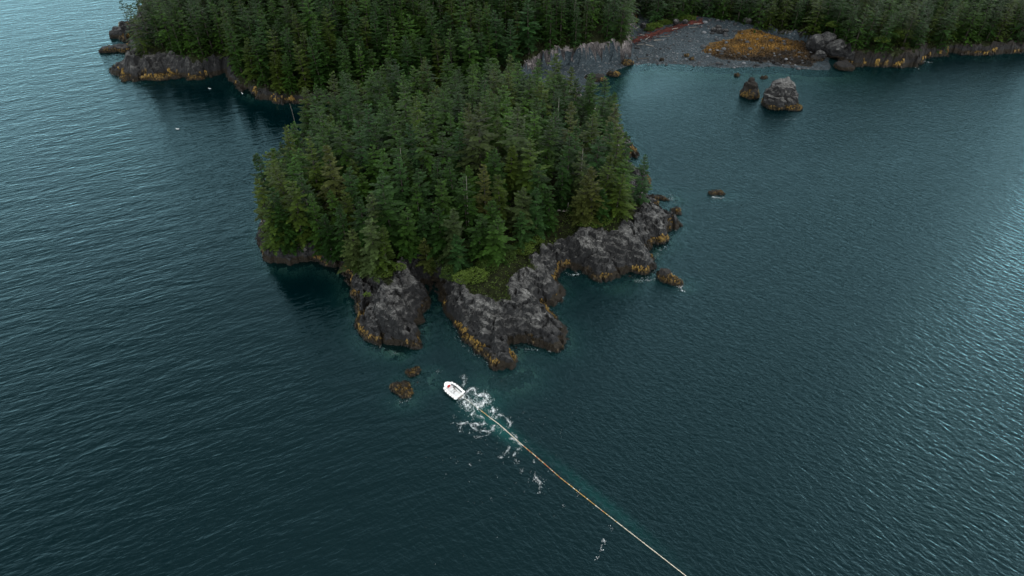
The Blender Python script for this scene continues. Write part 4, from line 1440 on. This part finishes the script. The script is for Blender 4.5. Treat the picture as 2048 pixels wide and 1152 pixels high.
# low plants over the forest floor and the brows of the bluffs
def cover(gxx, gyy, per, size, name, parent):
    h, v, r_, _ = land(gxx, gyy)
    keep = (v > 0.35) & (r_ != 4) & (h > 1.5)
    x, y, h = gxx[keep], gyy[keep], h[keep]
    n = len(x)
    base = np.repeat(np.stack([x, y, h], 1), per, 0)
    m = len(base)
    base = base + srs.normal(0, size, (m, 3)) * np.array([0.8, 0.8, 0.25])
    base[:, 2] = np.maximum(base[:, 2], np.repeat(h, per) - 0.1)
    d = srs.normal(0, 1, (m, 3))
    d[:, 2] = np.abs(d[:, 2]) * 0.6 + 0.15
    d /= np.linalg.norm(d, axis=1)[:, None]
    w = np.cross(d, srs.normal(0, 1, (m, 3)))
    w /= np.linalg.norm(w, axis=1)[:, None] + 1e-6
    L = size * srs.uniform(0.6, 1.5, m)[:, None]
    vv = np.stack([base, base + d * L * 0.5 + w * L * 0.3, base + d * L, base + d * L * 0.5 - w * L * 0.3], 1).reshape(-1, 3)
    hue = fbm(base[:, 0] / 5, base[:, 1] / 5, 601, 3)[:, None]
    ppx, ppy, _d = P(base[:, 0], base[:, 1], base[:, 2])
    bluff_grass = (((ppy > 395) & (ppx > 1020) & (ppx < 1270)) | ((ppy > 515) & (ppx > 900)))[:, None]     # grass of the open bluffs
    col = np.where(bluff_grass, np.array([[0.055, 0.085, 0.015]]), np.array([[0.026, 0.038, 0.009]])) * (1 + 0.5 * hue) * srs.uniform(0.6, 1.4, m)[:, None]
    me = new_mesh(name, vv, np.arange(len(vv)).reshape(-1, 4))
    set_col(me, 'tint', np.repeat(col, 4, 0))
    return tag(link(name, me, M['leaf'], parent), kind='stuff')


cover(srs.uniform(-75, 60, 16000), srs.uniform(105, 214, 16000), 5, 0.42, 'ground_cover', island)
cover(srs.uniform(-170, 215, 9000), srs.uniform(225, 320, 9000), 5, 0.7, 'ground_cover', mainland)


# ------------------------------------------------------------------ dead trees, fallen logs, driftwood
def snag(px, py, h, label, lean=(0, 0), forks=2, r=0.16, z=None):
    x, y, g = base_from_tip(px, py, h) if z is None else (*G(px, py, z + h)[:2], z)
    root = link('dead_tree', None, None, None, (x, y, g))
    tag(root, label, 'dead tree', 'bare dead trees')
    mb = MB()
    pts = [(lean[0] * k / 4 + 0.06 * math.sin(k * 2.3), lean[1] * k / 4, -0.8 + (h + 0.8) * k / 4) for k in range(5)]
    mb.tube(pts, [r * (1.2 - 0.22 * k) for k in range(5)], 7)
    mb.build('trunk', M['dead'], root, smooth=True)
    for k in range(forks):
        a = rnd.uniform(0, 6.28)
        z0 = h * rnd.uniform(0.4, 0.85)
        L = rnd.uniform(0.6, 1.6)
        bb = MB()
        f = (z0 + 0.8) / (h + 0.8)
        bx, by = lean[0] * f, lean[1] * f
        bb.tube([(bx, by, z0), (bx + math.cos(a) * L * 0.6, by + math.sin(a) * L * 0.6, z0 + 0.25 * L), (bx + math.cos(a) * L, by + math.sin(a) * L, z0 + 0.15 * L)], [r * 0.4, r * 0.28, r * 0.1], 5)
        bb.build('branch', M['dead'], root)


snag(860, 403, 9.0, 'pale forked dead tree among the front spruces', (0.8, 0), 3, 0.22)
snag(1073, 396, 2.6, 'short white broken trunk on the open saddle', (0.1, 0), 0, 0.26)
snag(1134, 405, 3.2, 'leaning pale stub above the dark gully', (0.4, 0), 1, 0.24)
snag(932, 352, 18.5, 'thin pale spike rising beside a central spruce', (0, 0), 2, 0.13)
snag(800, 296, 18.0, 'thin bare pole left of the centre of the island forest', (0, 0), 2, 0.14)
snag(634, 226, 16.0, 'thin pale dead pole near the left back of the island', (0.7, 0), 2, 0.13)
snag(584, 206, 13.0, 'slanting white pole at the back left edge of the island', (-0.8, 0), 1, 0.14)
snag(724, 92, 16.0, 'pale dead trunk leaning in the mainland forest behind the island', (-1.2, 0), 2, 0.2)
snag(1088, 2, 21.0, 'bare white trunk high above the streaked cliff', (0, 0), 3, 0.2)
snag(1150, 4, 22.0, 'pair-like bare trunk above the middle of the streaked cliff', (0.2, 0), 3, 0.2)
snag(1252, 2, 20.0, 'bare white trunk at the corner above the beach', (-0.4, 0), 3, 0.2)
snag(1118, 196, 19.0, 'grey spiky dead top near the right back of the island', (0, 0), 5, 0.16)
snag(1166, 297, 17.0, 'silvery dead top among the right hand spruces', (0, 0), 6, 0.16)


def log(name, px, py, z, L, ang, r, label, mat, cat, group=None, tone=1.0):
    x, y, _ = G(px, py, z)
    g = float(land(np.array([x]), np.array([y]))[0][0])
    mb = MB()
    pts = [(L * (k / 5 - 0.5), 0.04 * L * math.sin(k * 1.4), r * 0.8 + 0.03 * k) for k in range(6)]
    mb.tube(pts, [r * (1 - 0.09 * k) for k in range(6)], 7, tone=tone)
    mb.tube([(L * 0.1, 0, r), (L * 0.18, r * 2.5, r * 2.2)], [r * 0.35, r * 0.15], 5, tone=tone)
    mb.tube([(-L * 0.5, 0, r * 0.8), (-L * 0.54, -r * 1.2, r * 1.5)], [r * 0.6, r * 0.2], 5, tone=tone)
    o = mb.build(name, M[mat], None, (x, y, g))
    o.rotation_euler = (0, 0, ang)
    return tag(o, label, cat, group)


log('fallen_log', 1123, 421, 8.2, 4.0, -0.15, 0.22, 'pale fallen log lying across the top of the dark gully', 'drift', 'log')
DW = 'driftwood logs on the shingle beach'
for px, py, L, a, tn, lab in [(1272, 56, 6.0, 0.9, 1.2, 'pale driftwood log by the trees at the left of the beach'), (1290, 66, 4.0, -0.5, 1.3, 'pale driftwood log across the left part of the red wrack'),
                              (1296, 72, 4.5, 1.0, 1.2, 'pale driftwood log below the left part of the red wrack'), (1282, 83, 3.5, 0.2, 0.8, 'grey driftwood log near the cliff corner'),
                              (1300, 87, 3.5, -0.6, 1.2, 'white driftwood stick low on the left of the beach'), (1316, 78, 3.5, 0.1, 1.1, 'grey driftwood log in the lower thin wrack line'),
                              (1288, 108, 5.0, 0.25, 0.3, 'dark waterlogged branch low on the beach'), (1350, 59, 3.2, 0.4, 1.4, 'white stick lying on the middle of the red wrack'),
                              (1394, 54, 3.6, 0.2, 1.0, 'grey log at the right end of the red wrack'), (1385, 60, 4.0, 0.15, 0.6, 'brown log below the right end of the red wrack'), (1330, 72, 5.0, 0.2, 0.5, 'dark log just below the middle of the red wrack')]:
    log('driftwood_log', px, py, 2.6, L, a, 0.22, lab, 'drift', 'log', DW, tn)
# the red wrack line: countless dead stalks and sticks
mb = MB()
line = [(1262, 78), (1280, 70), (1300, 66), (1320, 61), (1340, 58), (1362, 53), (1384, 50), (1404, 50)]
for _ in range(520):
    k = rnd.uniform(0, len(line) - 1.001)
    i = int(k)
    f = k - i
    px = line[i][0] * (1 - f) + line[i + 1][0] * f
    py = line[i][1] * (1 - f) + line[i + 1][1] * f + rnd.gauss(0, 2.0 if rnd.random() < 0.75 else 5.0)
    x, y, _ = G(px, py, 2.8)
    g = float(land(np.array([x]), np.array([y]), False)[0][0])
    a = rnd.gauss(0.28, 0.3)
    L = rnd.uniform(0.7, 2.4)
    ux, uy = math.cos(a) * L / 2, math.sin(a) * L / 2
    mb.tube([(x - ux, y - uy, g + rnd.uniform(0.05, 0.2)), (x, y, g + rnd.uniform(0.12, 0.35)), (x + ux, y + uy, g + rnd.uniform(0.05, 0.2))], rnd.uniform(0.08, 0.18), 4, tone=rnd.choice([0.4, 0.8, 1.0, 1.3, 1.7]))
tag(mb.build('red_wrack', M['red_wood'], beach), kind='stuff')

# ------------------------------------------------------------------ the skiff
bow, stern = np.array(G(889, 767, 0.5)), np.array(G(921, 792, 0.5))
ctr = (bow + stern) / 2
ang = math.atan2(bow[1] - stern[1], bow[0] - stern[0]) - math.pi / 2
skiff = link('skiff', None, None, None, (ctr[0], ctr[1], 0.0))
skiff.rotation_euler = (R(2.0), 0, ang)
tag(skiff, 'small white work skiff with fat fenders towing the float line', 'boat')
HL = 2.45


def half_w(t):
    """half beam from stern (t=0) to bow (t=1)"""
    return 1.28 * (0.93 + 0.07 * math.sin(min(t, 0.5) * math.pi)) * (max(0.0, 1 - max(0.0, (t - 0.42) / 0.58) ** 2.6)) ** 0.62


def outline(sc, z, inset=0.0):
    pts = []
    n = 22
    for i in range(n + 1):
        t = i / n
        pts.append((max(0.0, half_w(t) * sc - inset), (-HL + inset) + (2 * HL - 2 * inset) * t * (0.5 + 0.5 * sc) + HL * (1 - sc) * 0.5 * 0, z + 0.16 * max(0, t - 0.5) ** 2 * 4))
    return pts + [(-x, y, zz) for x, y, zz in reversed(pts[:-1])]


def loft(mb, rings, cap_last=False, cap_first=False):
    n = len(rings[0])
    vs = [p for r in rings for p in r]
    fs = []
    for a in range(len(rings) - 1):
        for i in range(n):
            j = (i + 1) % n
            fs.append((a * n + i, a * n + j, (a + 1) * n + j, (a + 1) * n + i))
    if cap_first:
        fs.append(tuple(reversed(range(n))))
    if cap_last:
        fs.append(tuple((len(rings) - 1) * n + i for i in range(n)))
    mb.add(vs, fs)


mb = MB()
loft(mb, [outline(0.72, -0.35), outline(0.9, 0.0), outline(0.97, 0.45), outline(1.0, 0.82)], cap_first=True)
mb.build('hull', M['white'], skiff)
mb = MB()
loft(mb, [outline(1.0, 0.82), outline(1.0, 0.9), outline(1.0, 0.9, 0.16), outline(1.0, 0.84, 0.2)])
mb.build('gunwale', M['white'], skiff)
mb = MB()
loft(mb, [outline(1.0, 0.84, 0.2), outline(0.98, 0.36, 0.27)])
mb.build('inner_side', M['inner'], skiff)
mb = MB()
loft(mb, [outline(0.98, 0.36, 0.27), outline(0.98, 0.32, 0.31)], cap_last=True)
mb.build('deck', M['deck'], skiff)
mb = MB()   # bow deck
fd = [p for p in outline(1.0, 0.78, 0.22) if p[1] > 1.35]
fd = [(fd[0][0], 1.3, 0.8)] + fd + [(fd[-1][0], 1.3, 0.8)]
nf = len(fd)
mb.add(fd + [(x, y, z - 0.3) for x, y, z in fd], [tuple(range(nf))] + [(i, (i + 1) % nf, (i + 1) % nf + nf, i + nf) for i in range(nf)])
mb.build('bow_deck', M['white'], skiff)
mb = MB()
mb.box((0.0, -0.15, 0.53), (1.15, 0.75, 0.42), 0, taper=0.93)
mb.build('engine_cover', M['white'], skiff)
mb = MB()   # tow frame
mb.tube([(-0.5, -1.0, 0.34), (-0.12, -0.72, 1.35)], 0.055, 8)
mb.tube([(0.5, -1.0, 0.34), (0.12, -0.72, 1.35)], 0.055, 8)
mb.tube([(-0.16, -0.72, 1.35), (0.16, -0.72, 1.35)], 0.07, 8)
mb.tube([(-0.45, -0.2, 0.75), (-0.12, -0.72, 1.3)], 0.045, 8)
mb.tube([(0.45, -0.2, 0.75), (0.12, -0.72, 1.3)], 0.045, 8)
mb.tube([(-0.36, -0.93, 0.7), (0.36, -0.93, 0.7)], 0.04, 8)
mb.build('tow_frame', M['metal'], skiff)
mb = MB()
mb.box((0.42, -0.05, 0.98), (0.12, 0.5, 0.5))
mb.tube([(0.32, 0.1, 1.1), (0.1, 0.12, 1.22)], 0.03, 6)
mb.build('console', M['metal'], skiff)
mb = MB()
mb.box((0.86, 0.0, 0.78), (0.16, 0.34, 0.24))
mb.build('side_box', M['dark'], skiff)
mb = MB()
mb.box((0, -2.62, 0.3), (1.3, 0.42, 0.07))
mb.tube([(-0.62, -2.8, 0.32), (-0.62, -2.45, 0.62)], 0.03, 6)
mb.tube([(0.62, -2.8, 0.32), (0.62, -2.45, 0.62)], 0.03, 6)
mb.box((0, -2.6, -0.05), (0.5, 0.4, 0.6))
mb.build('stern_step', M['metal'], skiff)
fm_ = None
for sgn in (-1, 1):
    for k in range(6):
        t = 0.04 + 0.15 * k
        x, y = sgn * (half_w(t) + 0.14), -HL + 2 * HL * t
        t2 = t + 0.02
        dx = sgn * (half_w(t2) - half_w(t))
        dyy = 2 * HL * 0.02
        mb = MB()
        u = Vector((dx, dyy, 0)).normalized()
        prof = [(-0.3, 0.1), (-0.25, 0.2), (-0.1, 0.25), (0.1, 0.25), (0.25, 0.2), (0.3, 0.1)]
        mb.tube([Vector((0, 0, 0)) + u * a for a, _ in prof], [r for _, r in prof], 10)
        f = mb.build('fender', M['fender'], skiff, (x, y, 0.66 + 0.16 * max(0, t - 0.5) ** 2 * 4), True)

mb = MB()   # red bundle behind the bow deck
V, F = rock_lobe((0, 0, 0.0), (0.5, 0.26, 0.26), 5, 3, 0.3)
me = new_mesh('red_bundle', V, F, True)
rb = link('red_bundle', me, M['red'])
q = Matrix.Rotation(ang, 4, 'Z') @ Vector((0.0, 1.2, 0.0))
rb.location = (ctr[0] + q.x, ctr[1] + q.y, 0.72)
rb.rotation_euler = (0, 0, ang + 0.15)
tag(rb, 'red cloth bundle lying behind the bow deck of the skiff', 'bundle')

# ------------------------------------------------------------------ tow line and float line of the net
def samp(pts, n):
    pts = [Vector(p) for p in pts]
    ls_ = [0]
    for a, b_ in zip(pts, pts[1:]):
        ls_.append(ls_[-1] + (b_ - a).length)
    out = []
    for i in range(n):
        s = ls_[-1] * i / (n - 1)
        k = max(j for j in range(len(ls_)) if ls_[j] <= s + 1e-6)
        k = min(k, len(pts) - 2)
        f = (s - ls_[k]) / (ls_[k + 1] - ls_[k] + 1e-9)
        out.append(pts[k].lerp(pts[k + 1], f))
    return out


st = Matrix.Rotation(ang, 4, 'Z') @ Vector((0, -0.8, 0))
tw = MB()
tw.tube(samp([(ctr[0] + st.x, ctr[1] + st.y, 1.3), G(930, 797, 0.75), G(962, 821, 0.12)], 14), 0.035, 6)
tag(tw.build('tow_line', M['rope']), 'tow rope from the frame of the skiff to the float line', 'rope')
FL = [G(*p, 0.06) for p in [(962, 821), (980, 835), (1000, 850), (1040, 886), (1085, 924), (1120, 955), (1200, 1018), (1290, 1088), (1372, 1152), (1450, 1212)]]
root = link('float_line', None, None, None, FL[0])
tag(root, 'long straight line of yellow and cream net floats trailing behind the skiff', 'net floats')
base = Vector(FL[0])
rp = MB()
dense = samp(FL, 160)
rp.tube([p - base for p in dense], 0.04, 6)
rp.build('rope', M['rope'], root)
total = sum((Vector(b_) - Vector(a)).length for a, b_ in zip(FL, FL[1:]))
nfl = int(total / 0.27)
yb, cb, ob = MB(), MB(), MB()
pf = samp(FL, nfl + 1)
for i in range(nfl):
    a, b_ = pf[i], pf[i + 1]
    px = P(a.x, a.y, 0)[0]
    creamy = 975 < px < 1045 or px > 1215 + rnd.gauss(0, 25) or rnd.random() < 0.12
    mbx = cb if creamy else (ob if rnd.random() < (0.4 if 1040 < px < 1120 else 0.1) else yb)
    d = (b_ - a)
    p0 = a - base + d * 0.12 + Vector((0, 0, rnd.uniform(-0.02, 0.03)))
    mbx.tube([p0, p0 + d * 0.12, p0 + d * 0.6, p0 + d * 0.76], [0.05, 0.085, 0.085, 0.05], 7, tone=rnd.uniform(0.75, 1.25))
for m_, nm in ((yb, 'yellow'), (cb, 'cream'), (ob, 'orange')):
    o = m_.build('floats', M[nm], root)
    o['kind'] = 'stuff'
    o['label'] = nm + ' net floats threaded along the rope'

# ------------------------------------------------------------------ foam
FO = {'v': [], 'f': []}


def blob(x, y, r, z=0.03):
    n = rnd.choice([5, 6, 7])
    a0 = rnd.uniform(0, 6.28)
    st_ = rnd.uniform(0.5, 1.0)
    th = rnd.uniform(0, 3.14)
    b = len(FO['v'])
    for k in range(n):
        a = a0 + 6.283 * k / n
        rr = r * rnd.uniform(0.6, 1.25)
        u, v = rr * math.cos(a), rr * math.sin(a) * st_
        FO['v'].append((x + u * math.cos(th) - v * math.sin(th), y + u * math.sin(th) + v * math.cos(th), z + rnd.uniform(0, 0.05)))
    FO['f'].append(tuple(range(b, b + n)))


def foam(pts, width, dens, r=0.1, wig=0.25, z=0.03):
    """foam along a traced streak: dens flecks per metre, width metres"""
    w = [Vector((*G(*p)[:2], 0)) for p in pts]
    # smooth curve through the points
    cur = []
    for i in range(len(w) - 1):
        p0, p1, p2, p3 = w[max(i - 1, 0)], w[i], w[i + 1], w[min(i + 2, len(w) - 1)]
        for k in range(12):
            t = k / 12
            cur.append(0.5 * ((2 * p1) + (p2 - p0) * t + (2 * p0 - 5 * p1 + 4 * p2 - p3) * t * t + (3 * p1 - p0 - 3 * p2 + p3) * t ** 3))
    cur.append(w[-1])
    ph = rnd.uniform(0, 50)
    for a, b_ in zip(cur, cur[1:]):
        d = (b_ - a)
        L = d.length
        n = int(L * dens * 1.15 * (0.1 + 2.2 * float(vnoise(a.x * 1.7, a.y * 1.7, 7)) ** 2) + rnd.random())
        nx, ny = -d.y / (L + 1e-6), d.x / (L + 1e-6)
        for _ in range(n):
            t = rnd.random()
            m = a.lerp(b_, t)
            ph += L / max(n, 1)
            o_ = rnd.gauss(0, width * (0.32 if rnd.random() < 0.6 else 1.1)) + wig * math.sin(ph * 2.1) * 0.5 + wig * math.sin(ph * 5.3 + 1) * 0.3
            if rnd.random() < 0.25:
                continue
            if rnd.random() < 0.35:
                q = 0.16 * wig * math.sin(ph * 3.7) + rnd.gauss(0, 0.05)
                blob(m.x + nx * q, m.y + ny * q, 0.032 * rnd.uniform(0.6, 1.4), z)
            blob(m.x + nx * o_, m.y + ny * o_, r * 0.5 * rnd.uniform(0.3, 1.3), z)


z1 = lambda pts: [(750 + x * .15625, 700 + y * .15625) for x, y in pts]
z3 = lambda pts: [(900 + x * .19969, 760 + y * .19969) for x, y in pts]
z4 = lambda pts: [(1000 + x * .2535, 860 + y * .2535) for x, y in pts]
foam(z1([(1105, 600), (1130, 612), (1160, 612)]), 0.7, 160, 0.13)
foam(z1([(1160, 600), (1170, 555), (1210, 505), (1265, 500), (1290, 550), (1330, 590), (1380, 560), (1420, 580), (1440, 610)]), 0.35, 60, 0.1)
foam(z1([(1100, 600), (1180, 640), (1260, 690), (1340, 700)]), 1.3, 120, 0.09)
foam(z1([(1330, 560), (1390, 610), (1400, 680), (1340, 720)]), 1.0, 120, 0.09)
foam(z1([(1440, 600), (1430, 640), (1400, 640), (1385, 690), (1350, 725), (1300, 735)]), 0.8, 130, 0.13)
foam(z1([(1340, 570), (1380, 600), (1420, 590), (1460, 570)]), 0.8, 70, 0.1)
foam(z1([(1170, 560), (1230, 640), (1290, 715)]), 0.2, 40, 0.08)
foam(z1([(1130, 650), (1160, 700), (1210, 745), (1265, 745)]), 0.55, 90, 0.1)
foam(z1([(1180, 700), (1230, 735)]), 0.5, 110, 0.13)
foam(z1([(1150, 690), (1180, 770), (1240, 770)]), 0.6, 35, 0.08)
foam(z1([(1500, 730), (1525, 760), (1515, 800), (1495, 860), (1500, 890)]), 0.5, 80, 0.1)
foam(z1([(1505, 745), (1530, 790)]), 0.6, 90, 0.14)
foam(z1([(1290, 780), (1240, 810), (1240, 860), (1270, 900)]), 0.4, 60, 0.09)
foam(z1([(1290, 845), (1340, 845), (1385, 865), (1400, 910), (1390, 950)]), 0.3, 45, 0.09)
foam(z1([(1085, 1050), (1095, 1000), (1130, 940), (1180, 920), (1230, 975), (1300, 1020), (1400, 1040), (1490, 1025), (1535, 960)]), 0.4, 62, 0.09)
foam(z1([(1230, 960), (1300, 945), (1360, 965), (1420, 930)]), 0.5, 55, 0.1)
foam(z1([(1540, 885), (1590, 830), (1650, 850), (1710, 915), (1740, 965), (1690, 1000)]), 0.4, 50, 0.09)
foam(z1([(1390, 640), (1470, 700), (1480, 640)]), 0.3, 25, 0.08)
foam(z1([(1400, 740), (1440, 810), (1400, 770)]), 0.3, 25, 0.08)
foam(z1([(1210, 1050), (1250, 1090), (1290, 1118), (1390, 1105), (1450, 1075), (1530, 1035)]), 0.2, 26, 0.08)
foam(z1([(1150, 320), (1130, 390), (1148, 430), (1125, 475)]), 0.45, 45, 0.09)
foam(z1([(1000, 865), (1050, 850)]), 0.2, 15, 0.08)
foam(z1([(960, 960), (1010, 935), (1080, 945), (1130, 930)]), 0.15, 14, 0.07)
foam(z1([(790, 270), (850, 300)]), 0.8, 8, 0.07)
foam(z3([(440, 490), (520, 480), (570, 515), (640, 545), (680, 580)]), 0.35, 40, 0.09)
foam(z3([(590, 580), (640, 600), (700, 640), (720, 670)]), 0.4, 40, 0.09)
foam(z3([(500, 790), (550, 740), (570, 710), (610, 670)]), 0.3, 30, 0.09)
foam(z3([(720, 680), (660, 710), (640, 760), (655, 800), (685, 840)]), 0.35, 36, 0.09)
foam(z3([(690, 860), (710, 900), (740, 930)]), 0.5, 12, 0.08)
foam(z3([(835, 920), (855, 965), (900, 1035), (908, 1100), (880, 1145)]), 0.35, 30, 0.09)
foam(z3([(830, 800), (850, 830)]), 0.2, 20, 0.08)
foam(z3([(190, 840), (210, 870)]), 0.2, 14, 0.08)
foam(z3([(270, 740), (310, 720)]), 0.3, 10, 0.07)
foam(z3([(480, 545), (520, 520)]), 0.15, 14, 0.08)
foam(z3([(750, 600), (780, 620), (720, 625)]), 0.3, 16, 0.08)
foam(z4([(815, 860), (830, 890), (790, 920), (805, 955)]), 0.4, 26, 0.09)
foam(z4([(760, 1000), (775, 1020)]), 0.5, 22, 0.09)
foam(z4([(450, 600), (510, 590)]), 0.6, 12, 0.08)
foam(z4([(830, 720), (900, 800)]), 0.5, 6, 0.07)
foam(z4([(580, 470), (700, 590)]), 0.5, 6, 0.07)
foam(z4([(260, 340), (320, 440), (300, 500)]), 0.6, 14, 0.08)
for _ in range(170):
    p = G(rnd.gauss(1010, 70), rnd.gauss(900, 70))
    blob(p[0], p[1], rnd.uniform(0.015, 0.045))
# surf at the rocks
foam([(1424, 393), (1436, 396), (1448, 394)], 0.5, 60, 0.11)
foam([(1340, 546), (1352, 560), (1362, 574), (1364, 584)], 0.6, 40, 0.11)
foam([(1102, 640), (1112, 652)], 0.5, 60, 0.11)
foam([(1088, 606), (1096, 618)], 0.4, 40, 0.1)
foam([(1096, 702), (1116, 697)], 0.4, 45, 0.1)
foam([(1026, 716), (1034, 720)], 0.4, 40, 0.1)
foam([(1128, 546), (1146, 550), (1164, 546)], 0.5, 32, 0.1)
foam([(1050, 698), (1076, 700)], 0.4, 18, 0.08)
foam([(1310, 556), (1300, 560), (1270, 562)], 0.5, 14, 0.09)
foam([(1308, 520), (1318, 505), (1332, 492)], 0.6, 14, 0.09)
foam([(1352, 440), (1360, 448), (1350, 462)], 0.5, 16, 0.09)
foam([(1330, 386), (1344, 392), (1340, 404)], 1.0, 8, 0.1)
foam([(1170, 183), (1200, 168)], 0.4, 16, 0.12)
foam([(1262, 130), (1300, 128), (1350, 131)], 0.5, 4, 0.12)
foam([(1846, 122), (1866, 126)], 0.8, 12, 0.14)
foam([(1830, 134), (1838, 138)], 0.5, 14, 0.14)
for pts in ([(722, 660), (740, 680), (770, 700), (800, 708)], [(906, 650), (926, 690), (960, 716), (990, 734)], [(1196, 566), (1220, 560), (1236, 552)],
            [(1262, 556), (1290, 556), (1312, 540)], [(1128, 590), (1118, 604), (1104, 606)], [(224, 148), (244, 162), (290, 164)], [(1524, 236), (1560, 240), (1596, 238)], [(780, 800), (806, 804), (828, 792)]):
    foam(pts, 0.5, 5, 0.08)
me = bpy.data.meshes.new('foam')
me.from_pydata(FO['v'], [], FO['f'])
tag(link('foam', me, M['foam']), 'white foam churned up behind the skiff and along the rocks', 'foam', None, 'stuff')


# ------------------------------------------------------------------ gulls
def gull(px, py, z, label, rz, s=1.0):
    x, y, _ = G(px, py, z)
    root = link('gull', None, None, None, (x, y, z))
    root.rotation_euler = (0, 0, rz)
    root.scale = (s, s, s)
    tag(root, label, 'bird', 'white gulls by the cove')
    v, f = ICO[3]
    p = v * np.array([0.17, 0.36, 0.15])
    t = np.clip(-v[:, 1], 0, 1)
    p[:, 0] *= 1 - 0.75 * t ** 2
    p[:, 2] = p[:, 2] * (1 - 0.7 * t ** 2) + 0.1 + 0.06 * t
    n = np.clip(v[:, 1] - 0.55, 0, 1) / 0.45
    p[:, 2] += 0.16 * n
    p[:, 0] *= 1 - 0.35 * n
    hd_ = v * 0.1 + np.array([0, 0.38, 0.32])
    bk = v * np.array([0.02, 0.07, 0.022]) + np.array([0, 0.5, 0.31])
    V = np.concatenate([p, hd_, bk])
    F = np.concatenate([f, f + len(p), f + 2 * len(p)])
    link('body', new_mesh('body', V, F, True), M['gull'], root)
    for sg in (-1, 1):
        w = v * np.array([0.05, 0.34, 0.09]) + np.array([0.14 * sg, -0.1, 0.14])
        w[:, 0] -= sg * 0.1 * np.clip(-v[:, 1], 0, 1)
        link('wing', new_mesh('wing', w, f, True), M['gullgrey'], root)


for px, py, z, lab, rz, s in [(335, 152, 0.4, 'white gull on the weed left of the cove, topmost of three', 0.5, 1.3), (339, 157, 0.02, 'white gull at the water left of the cove, lowest of three', 1.2, 1.3),
                              (346, 155, 0.02, 'white gull left of the cove, rightmost of three', 2.0, 1.3), (420, 178, 0.02, 'single white gull floating near the dark cove mouth', 1.6, 1.2),
                              (485, 188, 0.02, 'white gull floating in the black shade of the cove', 0.7, 1.2), (495, 170, 0.9, 'white gull perched on a rock in the dark cove', 2.4, 1.3),
                              (356, 259, 0.02, 'lone white gull floating on the open water left of the island', 1.7, 1.3)]:
    gull(px, py, z, lab, rz, s)
